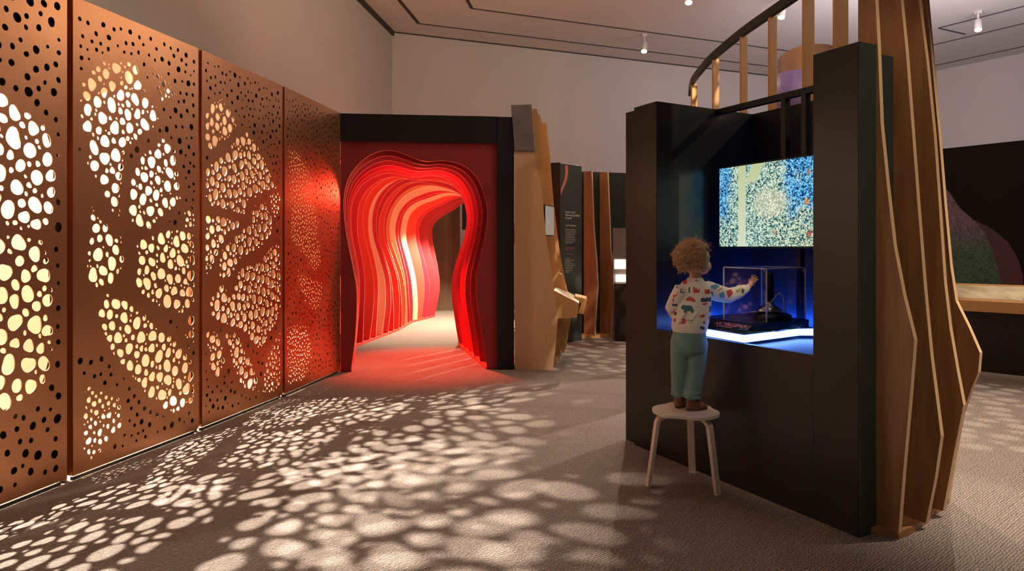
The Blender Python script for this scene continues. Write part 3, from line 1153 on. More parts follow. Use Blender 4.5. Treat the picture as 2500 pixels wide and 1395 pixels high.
scr = thing('wall_screen', 'flat screen showing blue and cream microscope picture, hung in the kiosk niche', 'screen', K(0.9, 0.5, 1.40))
build('casing', kbox(MB(), 0.385, 1.390, 0.505, 0.552, 1.395, 1.965), M_blackmetal, scr, bevel=0.003)
me = bpy.data.meshes.new('picture')
off = parent_world(scr)
q = [K(1.380, 0.5035, 1.408), K(0.395, 0.5035, 1.408), K(0.395, 0.5035, 1.955), K(1.380, 0.5035, 1.955)]
me.from_pydata([p - off for p in q], [], [(0, 1, 2, 3)])
uv = me.uv_layers.new(name='UVMap')
for i, c in enumerate(((0, 0), (1, 0), (1, 1), (0, 1))):
    uv.data[i].uv = c
me.materials.append(M_scr)
link('picture', me, scr)

# ------------------------------------------------------------------ wooden fin pavilion behind the kiosk
pav = thing('fin_pavilion', 'tall pavilion of curved dark wood fins and posts standing at the end of the kiosk', 'pavilion', K(0, 0.4))


def fin_pts(n_in, prof, t_in=0.0, z_top=3.4):
    p0 = K(-t_in, n_in)
    out = [on_plane(x, y, p0, KN) for x, y in prof]
    return p0, out


def fin(nn, prof, inner, top_u=0.09, th=0.026):
    p0, out = fin_pts(nn, prof)
    top = out[0]
    # carry the top on above the frame
    up = [top + (top - out[1]) * k_ for k_ in (1.4,)]
    pts = up + out[:]
    pts[-1] = Vector((pts[-1].x, pts[-1].y, 0.036 if nn < 0.8 else 0.0))
    ti, z_in = inner
    pin = [K(ti, nn, 0.036 if nn < 0.8 else 0.0), K(ti, nn, z_in), K(top_u, nn, z_in), K(top_u, nn, pts[0].z)] if top_u > ti else [K(ti, nn, 0.036 if nn < 0.8 else 0.0), K(ti, nn, pts[0].z)]
    return MB().prism(pts + pin, KN * th, 0, 1)


FA = [(2137, 0), (2143, 110), (2150, 300), (2165, 450), (2182, 600), (2205, 720), (2232, 830), (2222, 960), (2205, 1150), (2193, 1308)]
FB = [(2199, 0), (2212, 130), (2225, 300), (2240, 500), (2256, 700), (2272, 870), (2297, 1065), (2282, 1170), (2260, 1275)]
FC = [(2243, 0), (2262, 150), (2280, 330), (2292, 500), (2305, 690), (2318, 800), (2335, 900), (2352, 990), (2330, 1100), (2302, 1240)]
FD = [(2257, 0), (2275, 150), (2292, 330), (2306, 500), (2320, 650), (2333, 735), (2365, 800), (2392, 862), (2388, 910), (2375, 940), (2350, 1010), (2330, 1120), (2312, 1215)]
for nn, prof, inner in ((0.132, FA, (-0.004, 2.40)), (0.37, FB, (0.19, 2.45)), (0.60, FC, (0.19, 2.45)), (0.83, FD, (0.19, 2.45))):
    build('fin', fin(nn, prof, inner), [M_fin, M_ply], pav)
# plinth under the fins
pl = [F(x, y, 0.0) for x, y in ((2146, 1307), (2195, 1318), (2218, 1309), (2240, 1297), (2262, 1280), (2280, 1261), (2302, 1246), (2320, 1224))]
pl = [Vector((p.x, p.y, 0)) for p in pl] + [K(0.04, 0.80), K(0.19, 0.80), K(0.19, 0.31), K(-0.006, 0.31), K(-0.006, 0.09)]
build('plinth', MB().prism(pl, Z * 0.036), M_fin, pav)
# posts seen above the kiosk and the black rail that ties their tops
RZ = 3.30


def rp(px, py):
    Y = FPX * (RZ - CAMZ) / (HY - py)
    return P(px, py, Y)


rail = [(1684, 235), (1690, 208), (1712, 178), (1738, 150), (1805, 95), (1880, 43), (1955, -8), (2035, -68), (2110, -100)]
rw = [rp(*q) for q in rail]
rs_ = resample(rw, 40)
mb = MB()
sec = []
for j, p in enumerate(rs_):
    t = (rs_[min(j + 1, 39)] - rs_[max(j - 1, 0)]).normalized()
    n = Vector((t.y, -t.x, 0)).normalized()
    sec.append([p - n * 0.02, p + n * 0.02, p + n * 0.02 + Z * 0.075, p - n * 0.02 + Z * 0.075])
v = [q for s_ in sec for q in s_]
fs = []
for j in range(39):
    for a in range(4):
        b = (a + 1) % 4
        fs.append((4 * j + a, 4 * j + b, 4 * j + 4 + b, 4 * j + 4 + a))
fs += [(3, 2, 1, 0), (156, 157, 158, 159)]
mb.add(v, fs)
build('curved_rail', mb, M_blackmetal, pav)
for px, wdt in ((1690, 0.065), (1746, 0.06), (1814, 0.058), (1888, 0.06), (1968, 0.08), (2042, 0.095), (2100, 0.05)):
    # point of the rail at that bearing
    best = min(rs_, key=lambda p: abs(CX + FPX * p.x / p.y - px))
    t = Vector((0.10, -1.0, 0)).normalized()
    n = Vector((0.97, 0.22, 0)).normalized()
    mb = MB().box(best - n * 0.012 - t * 0.026, n * wdt, t * 0.052, Z * 0.001)
    b0 = best - n * 0.015 - t * 0.022
    mb = MB().box(Vector((b0.x, b0.y, 0)), n * wdt, t * 0.044, Z * RZ)
    build('post', mb, M_honey, pav)

# curved sheet of the exhibit behind
M_curl = mat('brown_patinated_sheet', (0.20, 0.115, 0.075), 0.4, metal=0.5, noise=((4, 4, 2), (0.28, 0.16, 0.10), 4))
M_purple = mat('violet_sheet', (0.14, 0.11, 0.34), 0.4, metal=0.3, noise=((6, 6, 3), (0.22, 0.17, 0.42), 4))
cc = P(1975, 605, 9.0)
cu_ = thing('curled_metal_sheet', 'tall curled brown and violet metal sheet rising behind the kiosk and its wooden posts', 'sculpture', (cc.x, cc.y, 0))


def curl(r, a0, a1, z0, z1f, th=0.012, n=28):
    v, f = [], []
    for j in range(n + 1):
        a = a0 + (a1 - a0) * j / n
        for rr in (r, r - th):
            p = Vector((cc.x + rr * math.cos(a), cc.y + rr * math.sin(a), 0))
            v += [p + Z * z0, p + Z * z1f(j / n)]
    for j in range(n):
        b = 4 * j
        f += [(b, b + 4, b + 5, b + 1), (b + 2, b + 3, b + 7, b + 6), (b + 1, b + 5, b + 7, b + 3), (b, b + 2, b + 6, b + 4)]
    f += [(0, 1, 3, 2), (4 * n, 4 * n + 2, 4 * n + 3, 4 * n + 1)]
    return MB().add(v, f)


build('outer_sheet', curl(0.40, math.pi * 0.85, math.pi * 1.9, 0, lambda t: 3.98 + 0.10 * math.sin(t * 3.0)), M_curl, cu_, True)
build('inner_sheet', curl(0.45, math.pi * 0.95, math.pi * 1.7, 3.0, lambda t: 3.78 - 0.05 * t), M_purple, cu_, True)
# ------------------------------------------------------------------ plywood station beside the tunnel
sta = thing('wooden_station', 'tall pale plywood station with sloped desk beside the black tunnel frame', 'exhibit station', P(1300, 905, 7.55) * 1)
sta.location = (0.25, 7.6, 0)
YS = 7.50
SP = [(1256, 370), (1303, 370), (1323, 471), (1333, 576), (1351, 696), (1362, 778), (1356, 847), (1350, 905), (1257, 905)]


def poly_at(pts, Y, floor_from=895):
    out = []
    for x, y in pts:
        p = P(x, y, Y)
        if y >= floor_from:
            p.z = 0.0
        out.append(p)
    return out


build('side_board', MB().prism(poly_at(SP, YS), Vector((0, 0.035, 0)), 0, 1), [M_oak, M_ply], sta)
build('grey_cap', MB().prism(poly_at([(1248, 256), (1298, 254), (1307, 369), (1256, 369)], YS - 0.02), Vector((0, 0.30, 0))), M_grey, sta, bevel=0.006)
F2 = [(1302, 266), (1311, 266), (1323, 335), (1329, 430), (1325, 505), (1333, 590), (1352, 700), (1366, 780), (1360, 850), (1354, 893), (1262, 893), (1262, 380)]
F3 = [(1308, 279), (1318, 279), (1330, 335), (1341, 400), (1344, 470), (1350, 560), (1364, 660), (1380, 740), (1374, 800), (1367, 879), (1280, 879), (1280, 300)]
F4 = [(1322, 300), (1334, 300), (1343, 385), (1352, 500), (1368, 625), (1387, 716), (1394, 778), (1382, 848), (1376, 862), (1290, 862), (1290, 320)]
for pts, Y in ((F2, 7.85), (F3, 8.28), (F4, 8.72)):
    build('fin', MB().prism(poly_at(pts, Y, 855), Vector((0, 0.03, 0)), 0, 1), [M_honey, M_ply], sta)
# back board joining the fins, plinth
build('back_board', MB().box(Vector((0.10, 7.54, 0.02)), Vector((0.03, 0, 0)), Vector((0.16, 1.18, 0)), Z * 2.55), M_fin, sta)
build('inner_panel', MB().box(Vector((0.33, 7.56, 0.05)), Vector((0.02, 0, 0)), Vector((0.12, 1.14, 0)), Z * 0.85), M_black, sta)
build('plinth', MB().prism([Vector((0.05, 7.54, 0)), Vector((0.47, 7.54, 0)), Vector((0.68, 8.76, 0)), Vector((0.25, 8.76, 0))], Z * 0.05), M_fin, sta)
# sloped desk
d0 = poly_at([(1352, 709), (1414, 741), (1408, 776), (1360, 779)], 7.62)
build('desk', MB().prism(d0, Vector((0.09, 0.95, 0)), 0, 1), [M_honey, M_ply], sta, bevel=0.002)
a, b = d0[0], d0[1]
sl = (b - a)
nrm_ = Vector((0.09, 0.95, 0)).normalized()
upn = sl.normalized().cross(Vector((0, 1, 0)))
upn = upn if upn.z > 0 else -upn
M_pap = mat('printed_desk_sheet', (0.80, 0.70, 0.52), 0.35, noise=((6, 3, 3), (0.45, 0.36, 0.24), 3))
build('desk_graphic', MB().box(a + sl * 0.08 + nrm_ * 0.05 + upn * 0.001, sl * 0.84, nrm_ * 0.84, upn * 0.003), M_pap, sta)
lip = poly_at([(1404, 724), (1433, 731), (1425, 768), (1411, 765), (1419, 741)], 8.0)
build('reading_ledge', MB().prism(lip, Vector((0.05, 0.5, 0)), 0, 1), [M_honey, M_ply], sta)
build('raised_back', MB().prism(poly_at([(1345, 655), (1372, 671), (1384, 716), (1352, 709)], 8.3), Vector((0.02, 0.25, 0)), 0, 1), [M_honey, M_ply], sta)
# lit screen on the face of the fins
M_scr2 = mat('station_display', (0.30, 0.30, 0.30), 0.3, emit=((0.75, 0.74, 0.72), 0.16))
sb_ = thing('station_screen', 'small grey lit screen on the face of the plywood station above its desk', 'screen', P(1330, 580, 7.95))
s0 = P(1327, 500, 7.9)
s1 = P(1331, 576, 7.9)
ee = P(1348, 510, 8.2) - s0
ee.z = 0
build('casing', MB().box(s0 + Z * (s1.z - s0.z), Vector((0.02, -0.01, 0)), ee, Z * (s0.z - s1.z)), M_blackmetal, sb_)
build('picture', MB().box(s0 + Z * (s1.z - s0.z + 0.012) + Vector((0.0205, -0.0105, 0)), Vector((0.002, -0.001, 0)), ee, Z * (s0.z - s1.z - 0.024)), M_scr2, sb_)

# ------------------------------------------------------------------ text panel and slatted wall beyond
M_text = mat('printed_cream_text', (0.80, 0.76, 0.70), 0.6)
M_textred = mat('printed_red_text', (0.62, 0.20, 0.14), 0.6)
M_textpanel = mat('slate_green_panel', (0.035, 0.044, 0.042), 0.5)
tpan = thing('text_panel', 'tall dark text panel with coral ribbon and cream lettering behind the plywood station', 'panel', (0.88, 9.75, 0))
A0, A1 = Vector((0.70, 9.53, 0)), Vector((1.05, 9.87, 0))
te = (A1 - A0).normalized()
tn = Vector((te.y, -te.x, 0))
TL = (A1 - A0).length
build('board', MB().box(A0 + Z * 0.0, A1 - A0, -tn * 0.04, Z * 2.63), M_textpanel, tpan, bevel=0.003)
build('side_return', MB().box(A0, -tn * 0.04 + Vector((-0.01, 0.0, 0)), Vector((-0.13, 0.05, 0)), Z * 2.64), M_blackmetal, tpan)


def tpp(x, y):
    return on_plane(x, y, A0 + tn * 0.001, tn)


def txt(body, x, y, size, m, name, spacing=1.0):
    o = tpp(x, y)
    me_ = text_mesh(body, size, frame(o, te, Z), 0.0004, spacing=spacing)
    place(name, me_, m, tpan, False)


txt('Inside Canal\nNanotransg Bahns\nof earth', 1380, 520, 0.046, M_text, 'heading', 0.95)
txt('Tiny Functionality', 1380, 552, 0.033, M_text, 'subheading')
lines = ['Beneath every small thing lies', 'a world of much smaller things,', 'and here they can be enlarged', 'until a grain becomes a field', 'and a leaf becomes a valley',
         'where light is caught by cells', 'and carried to the deep roots', 'of every plant upon the earth', 'in water, air and stone']
txt('\n'.join(lines), 1380, 561, 0.0190, M_text, 'paragraph', 1.3)
txt('Touch the table and look\nat what the lens can find', 1380, 606, 0.0195, M_textred, 'paragraph', 1.25)
txt('or walk under the ribs', 1380, 622, 0.0195, M_textred, 'paragraph')
txt('\n'.join(['A small guide', 'to what you will see inside', 'the tunnel of red', 'and how the ribs were cut', 'from one long sheet of wood', 'by many patient hands', 'each rib a single slice', 'through a living thing', 'larger than us']),
    1380, 633, 0.0190, M_text, 'paragraph', 1.3)
rib_ = [(1379, 404), (1386, 404), (1387, 420), (1385, 436), (1380, 452), (1373, 466), (1369, 478), (1369, 462), (1373, 452), (1378, 438), (1380, 420)]
build('coral_ribbon', MB().prism([tpp(x, y) for x, y in rib_], tn * 0.001), M_textred, tpan)

sw = thing('slatted_wall', 'dark green wall with two wooden fins and a base board beyond the text panel', 'partition', (1.5, 10.3, 0))
W0, W1 = F(1421, 827), F(1640, 818)
we = (W1 - W0).normalized()
wn = Vector((we.y, -we.x, 0))
wn = wn if wn.y < 0 else -wn
build('backing', MB().box(W0 - wn * 0.22, W1 - W0, -wn * 0.03, Z * 2.60), M_green, sw)
build('base_board', MB().box(W0, W1 - W0, -wn * 0.22, Z * 0.05), M_honey, sw)
for edge, xin in (([(1447, 418), (1452, 560), (1459, 640), (1462, 700), (1457, 760), (1455, 817)], 1437),
                  ([(1486, 421), (1491, 540), (1493, 610), (1503, 680), (1497, 760), (1494, 815)], 1476)):
    p0 = on_plane(edge[-1][0], 825, W0, wn)
    fn = Vector((0.78, -0.62, 0))                 # fins turn their broad side to the tunnel
    sd = Vector((fn.y, -fn.x, 0))
    out = [on_plane(x, y, p0, sd) for x, y in edge]
    out[-1].z = 0.05
    back = [Vector((q.x, q.y, q.z)) for q in out]
    base = out[-1] - fn * 0.20
    pts = out + [Vector((base.x, base.y, 0.05)), Vector((base.x, base.y, out[0].z))]
    build('fin', MB().prism(pts, sd * 0.035, 0, 1), [M_fin, M_ply], sw)

# glowing alcove at the end of the slatted wall
alc = thing('lit_alcove', 'grey alcove with a bright lamp panel between the slatted wall and the kiosk', 'display alcove', (1.9, 9.9, 0))
M_lit = emitter('alcove_lamp', (1.0, 0.86, 0.66), 3.5)
q0, q1 = P(1497, 557, 9.9), P(1560, 557, 9.9)
mb = MB().box(Vector((q0.x, 9.9, 0)), (0.45, 0, 0), (0, 0.06, 0), Z * (q0.z))
build('housing', mb, M_grey, alc)
zz = lambda y: P(1500, y, 9.88).z
build('lamp_panel', MB().box(Vector((P(1500, 0, 9.9).x, 9.885, zz(657))), (0.40, 0, 0), (0, 0.012, 0), Z * (zz(634) - zz(657))), M_lit, alc)
build('lamp_panel', MB().box(Vector((P(1503, 0, 9.9).x, 9.80, zz(688))), (0.38, 0, 0), (0, 0.098, 0), Z * (zz(671) - zz(688))), M_lit, alc)
build('dark_base', MB().box(Vector((P(1500, 0, 9.9).x, 9.78, 0.0)), (0.40, 0, 0), (0, 0.118, 0), Z * (zz(692))), M_black, alc)

# ------------------------------------------------------------------ counter and mural at the far right
ctr = thing('reading_counter', 'long wooden counter with sloped lit top on a black base', 'counter', (5.8, 7.3, 0))
c0, c1 = F(2383, 906), F(2500, 919)
ce = (c1 - c0).normalized()
cn = Vector((-ce.y, ce.x, 0))
cn = cn if cn.y > 0 else -cn
LC = 2.2
build('black_base', MB().box(c0 + ce * -0.25, ce * LC, cn * 0.55, Z * 0.675), M_black, ctr)
pz0 = c0 - ce * 0.38 - cn * 0.05
prof = [pz0 + Z * 0.676, pz0 + Z * 0.80, pz0 + cn * 0.62 + Z * 0.965, pz0 + cn * 0.62 + Z * 0.676]
build('counter_top', MB().prism(prof, ce * (LC + 0.1)), M_honey, ctr, bevel=0.004)
sv = (prof[2] - prof[1])
un = ce.cross(sv).normalized()
un = un if un.z > 0 else -un
build('inlaid_panel', MB().box(prof[1] + sv * 0.12 + ce * 0.10 + un * 0.0005, ce * 1.9, sv * 0.76, un * 0.002), M_pap, ctr)
M_bluescr = mat('blue_inlay', (0.05, 0.06, 0.2), 0.2, emit=((0.15, 0.2, 0.7), 0.4))
build('blue_inlay', MB().box(prof[1] + sv * 0.15 + ce * 0.80 + un * 0.003, ce * 0.5, sv * 0.4, un * 0.002), M_bluescr, ctr)

M_mural = mat('mural_black', (0.006, 0.006, 0.007), 0.6, spec=0.15)
m0 = P(2200, 605, 9.15)
m1 = P(2560, 605, 7.85)
m0.z = m1.z = 0
me_d = (m1 - m0).normalized()
mn = Vector((me_d.y, -me_d.x, 0))
mn = mn if mn.y < 0 else -mn
mur = thing('mural_wall', 'black partition with violet and green hill mural behind the wooden counter', 'partition', (m0 + m1) / 2)
build('board', MB().box(m0, m1 - m0, -mn * 0.08, Z * 2.72), M_mural, mur)
M_hill = bpy.data.materials.new('mural_hill')
M_hill.use_nodes = True
nt = M_hill.node_tree
b_ = nt.nodes['Principled BSDF']
b_.inputs['Roughness'].default_value = 0.7
tc = nt.nodes.new('ShaderNodeTexCoord')
sx = N('ShaderNodeSeparateXYZ', tc.outputs['Object'])
nA = nt.nodes.new('ShaderNodeTexNoise')
nA.inputs['Scale'].default_value = 26
nA.inputs['Detail'].default_value = 4
nA.inputs['Distortion'].default_value = 2.0
nt.links.new(tc.outputs['Object'], nA.inputs['Vector'])
hz = ramp01(mathn('ADD', sx.outputs[2], mathn('MULTIPLY', nA.outputs[0], 0.3)), 1.45, 1.95)
col = mixc(hz, mixc(ramp01(nA.outputs[0], 0.35, 0.65), (0.025, 0.06, 0.055), (0.09, 0.17, 0.15)),
           mixc(ramp01(nA.outputs[0], 0.35, 0.65), (0.10, 0.06, 0.13), (0.22, 0.15, 0.24)))
nt.links.new(col, b_.inputs['Base Color'])
M_arc = mat('mural_red_arc', (0.12, 0.035, 0.055), 0.7, noise=((1.5, 1.5, 1.5), (0.05, 0.03, 0.06), 3))


def mp_(pts, off_):
    return [on_plane(x, y, m0 + mn * off_, mn) for x, y in pts]


H2 = [(2230, 560), (2380, 538), (2420, 558), (2460, 590), (2485, 630), (2497, 670), (2500, 720), (2500, 800), (2230, 800)]
H1 = [(2190, 360), (2296, 446), (2318, 470), (2345, 510), (2380, 540), (2405, 570), (2420, 605), (2438, 660), (2448, 720), (2450, 800), (2190, 800)]
build('red_arc_print', MB().prism(mp_(H2, 0.001), mn * 0.002), M_arc, mur)
build('hill_print', MB().prism(mp_(H1, 0.0035), mn * 0.002), M_hill, mur)
# ------------------------------------------------------------------ stool
M_birch = wood('birch_veneer', (0.66, 0.55, 0.46), (0.74, 0.63, 0.53), scale=(14, 14, 5), ring=0.15)
SCN = Vector((1.035, 3.885, 0))
ST = 0.445
stool = thing('stool', 'pale birch three-legged stool the child stands on', 'stool', SCN)
feet = [F(1583, 1188), F(1752, 1209), F(1690, 1155)]
SCN = (feet[0] + feet[1] + feet[2]) / 3
out = []
angs = [math.atan2((f - SCN).y, (f - SCN).x) for f in feet]
pts = []
NS = 72
for i in range(NS):
    a = 2 * math.pi * i / NS
    # rounded triangle: radius grows towards the legs
    m = max(math.cos(a - b) for b in angs)
    t_ = max(0.0, (m - 0.5) / 0.5)
    r = 0.166 + 0.030 * t_ * t_ * (3 - 2 * t_)
    pts.append(SCN + Vector((math.cos(a), math.sin(a), 0)) * r)
build('seat', MB().prism([p + Z * (ST - 0.022) for p in pts], Z * 0.022), M_birch, stool, bevel=0.004)
for f in feet:
    d = (f - SCN)
    d.z = 0
    R = d.length
    d.normalize()
    s = Vector((-d.y, d.x, 0))
    rk = R - 0.055
    zt = ST - 0.0225
    path = [(0.025, zt - 0.012), (rk - 0.05, zt - 0.012)]
    for k in range(1, 9):
        t = math.pi / 2 * k / 8
        path.append((rk - 0.05 + 0.055 * math.sin(t), zt - 0.067 + 0.055 * math.cos(t)))
    path.append((R, 0.0))
    wv = [0.030 if i < 2 else 0.030 - 0.006 * (i / len(path)) for i in range(len(path))]
    th = 0.011
    v, fs = [], []
    for i, (x, z) in enumerate(path):
        p, q = path[max(i - 1, 0)], path[min(i + 1, len(path) - 1)]
        tx, tz = q[0] - p[0], q[1] - p[1]
        l = math.hypot(tx, tz)
        nx, nz_ = -tz / l, tx / l
        if i == len(path) - 1:
            nx, nz_ = 1.0, 0.0
        for sg, sn in ((1, 1), (1, -1), (-1, -1), (-1, 1)):
            v.append(SCN + d * (x + nx * th * sg) + Z * (z + nz_ * th * sg) + s * wv[i] * sn * 0.85)
    n = len(path)
    for i in range(n - 1):
        for a in range(4):
            b = (a + 1) % 4
            fs.append((4 * i + a, 4 * i + b, 4 * i + 4 + b, 4 * i + 4 + a))
    fs += [(0, 1, 2, 3), (4 * n - 1, 4 * n - 2, 4 * n - 3, 4 * n - 4)]
    build('leg', MB().add(v, fs), M_birch, stool, bevel=0.002)

# ------------------------------------------------------------------ child
M_skin = mat('skin', (0.72, 0.42, 0.31), 0.5, Subsurface_Weight=0.15, Subsurface_Scale=0.01)
M_lips = mat('lips', (0.62, 0.26, 0.22), 0.45)
M_iris = mat('eye', (0.05, 0.07, 0.09), 0.15)
M_hair = mat('sandy_brown_hair', (0.44, 0.25, 0.125), 0.5, noise=((24, 24, 24), (0.66, 0.42, 0.24), 2))
M_swe = mat('cream_cotton', (0.80, 0.73, 0.65), 0.85, bump=(28, 0.35, 0.01))
M_teal = mat('teal_print', (0.05, 0.16, 0.19), 0.85)
M_redp = mat('red_print', (0.55, 0.07, 0.06), 0.85)
M_navy = mat('navy_print', (0.06, 0.08, 0.14), 0.85)
M_olive = mat('olive_print', (0.42, 0.34, 0.16), 0.85)
M_bluep = mat('blue_print', (0.12, 0.30, 0.46), 0.85)
M_pants = mat('sage_teal_jersey', (0.15, 0.26, 0.25), 0.85, bump=(22, 0.45, 0.012))
M_shoe = mat('brown_leather', (0.19, 0.062, 0.028), 0.45)
M_sole = mat('dark_sole', (0.10, 0.04, 0.022), 0.7)
M_sock = mat('grey_sock', (0.36, 0.33, 0.40), 0.9)

Y0 = 3.87
ch = thing('person', 'curly haired toddler in printed sweatshirt and teal trousers, standing on a stool and reaching out', 'person', (SCN.x, SCN.y, ST))
fd = Vector((0.66, 0.75, 0)).normalized()          # body front
rt = Vector((fd.y, -fd.x, 0))                      # the child's right-hand side


def q(px, py, dy=0.0):
    return P(px, py, Y0 + dy)


hip = q(1684, 812)
waist = q(1688, 770)
chest = q(1693, 722)
shl = q(1694, 694)
neck0 = q(1697, 684)
neck1 = q(1699, 664)
hd = q(1699, 637)
# shoulders, arms
sr = q(1728, 708, 0.02)
er = q(1779, 722, 0.09)
wr = q(1822, 705, 0.165)
pr = q(1836, 692, 0.195)
sl_ = q(1663, 712, -0.015)
el = q(1643, 752, 0.02)
wl = q(1656, 782, 0.12)
pl_ = q(1668, 778, 0.165)
# legs
hr, hl = q(1700, 832, -0.01), q(1665, 826, 0.02)
kr, kl = q(1698, 905, 0.0), q(1661, 898, 0.02)
ar, al = q(1689, 972, -0.02), q(1658, 966, 0.045)


def hand(mb, wrist, palm, fdir, up, side, curl, L=0.031, spread=0.22):
    """palm and five separate fingers; side points to the thumb"""
    f, s = fdir.normalized(), side.normalized()
    n = f.cross(s).normalized()
    mb.tube([wrist, wrist.lerp(palm, 0.5), palm], [0.0165, 0.0165, 0.0155], 12)
    mb.ellipsoid(palm, f * 0.023, s * 0.021, n * 0.0105, 16, 10)
    ln = [0.85, 1.0, 0.95, 0.75]
    for k in range(4):
        o = (1.5 - k)
        b = palm + f * 0.014 + s * 0.0105 * o * 0.95
        dd = (f + s * spread * o * 0.55).normalized()
        p1 = b + dd * L * 0.50 * ln[k]
        p2 = p1 + (dd - n * curl).normalized() * L * 0.36 * ln[k]
        p3 = p2 + (dd - n * curl * 2.0).normalized() * L * 0.30 * ln[k]
        mb.tube([b, p1, p2, p3], [0.0058, 0.0054, 0.0050, 0.0042], 10)
    b = palm - f * 0.006 + s * 0.015
    dd = (f * 0.55 + s * 0.9 - n * 0.2).normalized()
    p1 = b + dd * 0.016
    p2 = p1 + (f * 0.85 + s * 0.45 - n * curl).normalized() * 0.014
    mb.tube([b, p1, p2], [0.0068, 0.0058, 0.0046], 10)


body = MB()
body.loft([(hip - Z * 0.03, rt * 0.06, fd * 0.05), (hip + Z * 0.03, rt * 0.075, fd * 0.062), (waist, rt * 0.078, fd * 0.066),
           (chest, rt * 0.085, fd * 0.064), (shl, rt * 0.075, fd * 0.05), (neck0 + Z * 0.01, rt * 0.036, fd * 0.034), (neck1, rt * 0.034, fd * 0.033),
           (hd - Z * 0.03, rt * 0.034, fd * 0.034)], 24)
body.tube([sr, er, wr], [0.034, 0.026, 0.018], 14)
body.tube([sl_, el, wl], [0.034, 0.026, 0.018], 14)
body.tube([hr, kr, ar - Z * 0.01], [0.05, 0.036, 0.024], 14)
body.tube([hl, kl, al - Z * 0.01], [0.05, 0.036, 0.024], 14)
# feet inside the shoes
hf = Vector((0.95, 0.31, 0)).normalized()           # where the face looks
hs = Vector((hf.y, -hf.x, 0))
body.ellipsoid(hd + Z * 0.012 - hf * 0.012, hf * 0.092, hs * 0.078, Z * 0.086, 28, 18)
body.ellipsoid(hd - Z * 0.030 + hf * 0.028, hf * 0.058, hs * 0.060, Z * 0.052, 24, 14)
for sg in (1, -1):
    body.ellipsoid(hd - Z * 0.034 + hf * 0.052 + hs * 0.028 * sg, hf * 0.030, hs * 0.030, Z * 0.030, 16, 10)    # cheeks
    body.ellipsoid(hd - Z * 0.008 - hf * 0.006 + hs * 0.078 * sg, hf * 0.016, hs * 0.008, Z * 0.024, 14, 10)     # ears
body.ellipsoid(hd - Z * 0.062 + hf * 0.058, hf * 0.022, hs * 0.024, Z * 0.018, 14, 10)                            # chin
body.ellipsoid(hd - Z * 0.018 + hf * 0.086, hf * 0.014, hs * 0.011, Z * 0.013, 14, 10)                            # nose
mouth = hd - Z * 0.046 + hf * 0.080
body.ellipsoid(mouth, hf * 0.008, hs * 0.017, Z * 0.008, 14, 10)
GD = KN                                             # the hand rests on the case, fingers up
hand(body, wr, pr, (Z * 0.92 + KN * 0.15 - KU * 0.42), Z, (KU * 0.85 + Z * 0.35), 0.12, 0.035, 0.42)
hand(body, wl, pl_, (fd * 0.8 + rt * 0.3 - Z * 0.2), Z, (rt * 0.6 + Z * 0.6), 0.45)
me = fused('body', body, 0.0032, 3)
bo = place('body', me, [M_skin, M_lips], ch)
off = parent_world(ch)
mi = [0] * len(me.polygons)
for p in me.polygons:
    c = p.center + off - mouth
    if abs(c.dot(hs)) < 0.017 and abs(c.z) < 0.0075 and c.dot(hf) > 0.0:
        mi[p.index] = 1
me.polygons.foreach_set('material_index', mi)
for sg in (1, -1):
    build('eye', MB().ellipsoid(hd + Z * 0.004 + hf * 0.0665 + hs * 0.030 * sg, hf * 0.010, hs * 0.010, Z * 0.007, 14, 10), M_iris, ch, True)
    build('eyebrow', MB().tube([hd + Z * 0.024 + hf * 0.071 + hs * (0.031 + d_) * sg + Z * (0.003 - abs(d_) * 0.25) - hf * abs(d_) * 0.4 for d_ in (-0.014, -0.005, 0.005, 0.014)],
                                [0.002, 0.003, 0.003, 0.002], 8), M_hair, ch, True)

# sweatshirt
sw_ = MB()
hem = q(1683, 806)
sw_.loft([(hem - Z * 0.012, rt * 0.098, fd * 0.084), (hem, rt * 0.103, fd * 0.088), (hem + Z * 0.022, rt * 0.108, fd * 0.092), (waist, rt * 0.112, fd * 0.094),
          (q(1690, 745), rt * 0.112, fd * 0.090), (chest, rt * 0.108, fd * 0.084), (q(1694, 706), rt * 0.098, fd * 0.074), (shl + Z * 0.008, rt * 0.074, fd * 0.058),
          (neck0 + Z * 0.004, rt * 0.048, fd * 0.044), (neck0 + Z * 0.015, rt * 0.043, fd * 0.040)], 32)
sw_.tube([sr.lerp(chest, 0.35), sr, sr.lerp(er, 0.5) - Z * 0.004, er, er.lerp(wr, 0.5) - Z * 0.005, er.lerp(wr, 0.86), er.lerp(wr, 1.0)],
         [0.05, 0.054, 0.051, 0.047, 0.039, 0.031, 0.024], 18)
sw_.tube([sl_.lerp(chest, 0.35), sl_, sl_.lerp(el, 0.5), el, el.lerp(wl, 0.5), el.lerp(wl, 0.95)], [0.05, 0.052, 0.049, 0.046, 0.038, 0.025], 18)
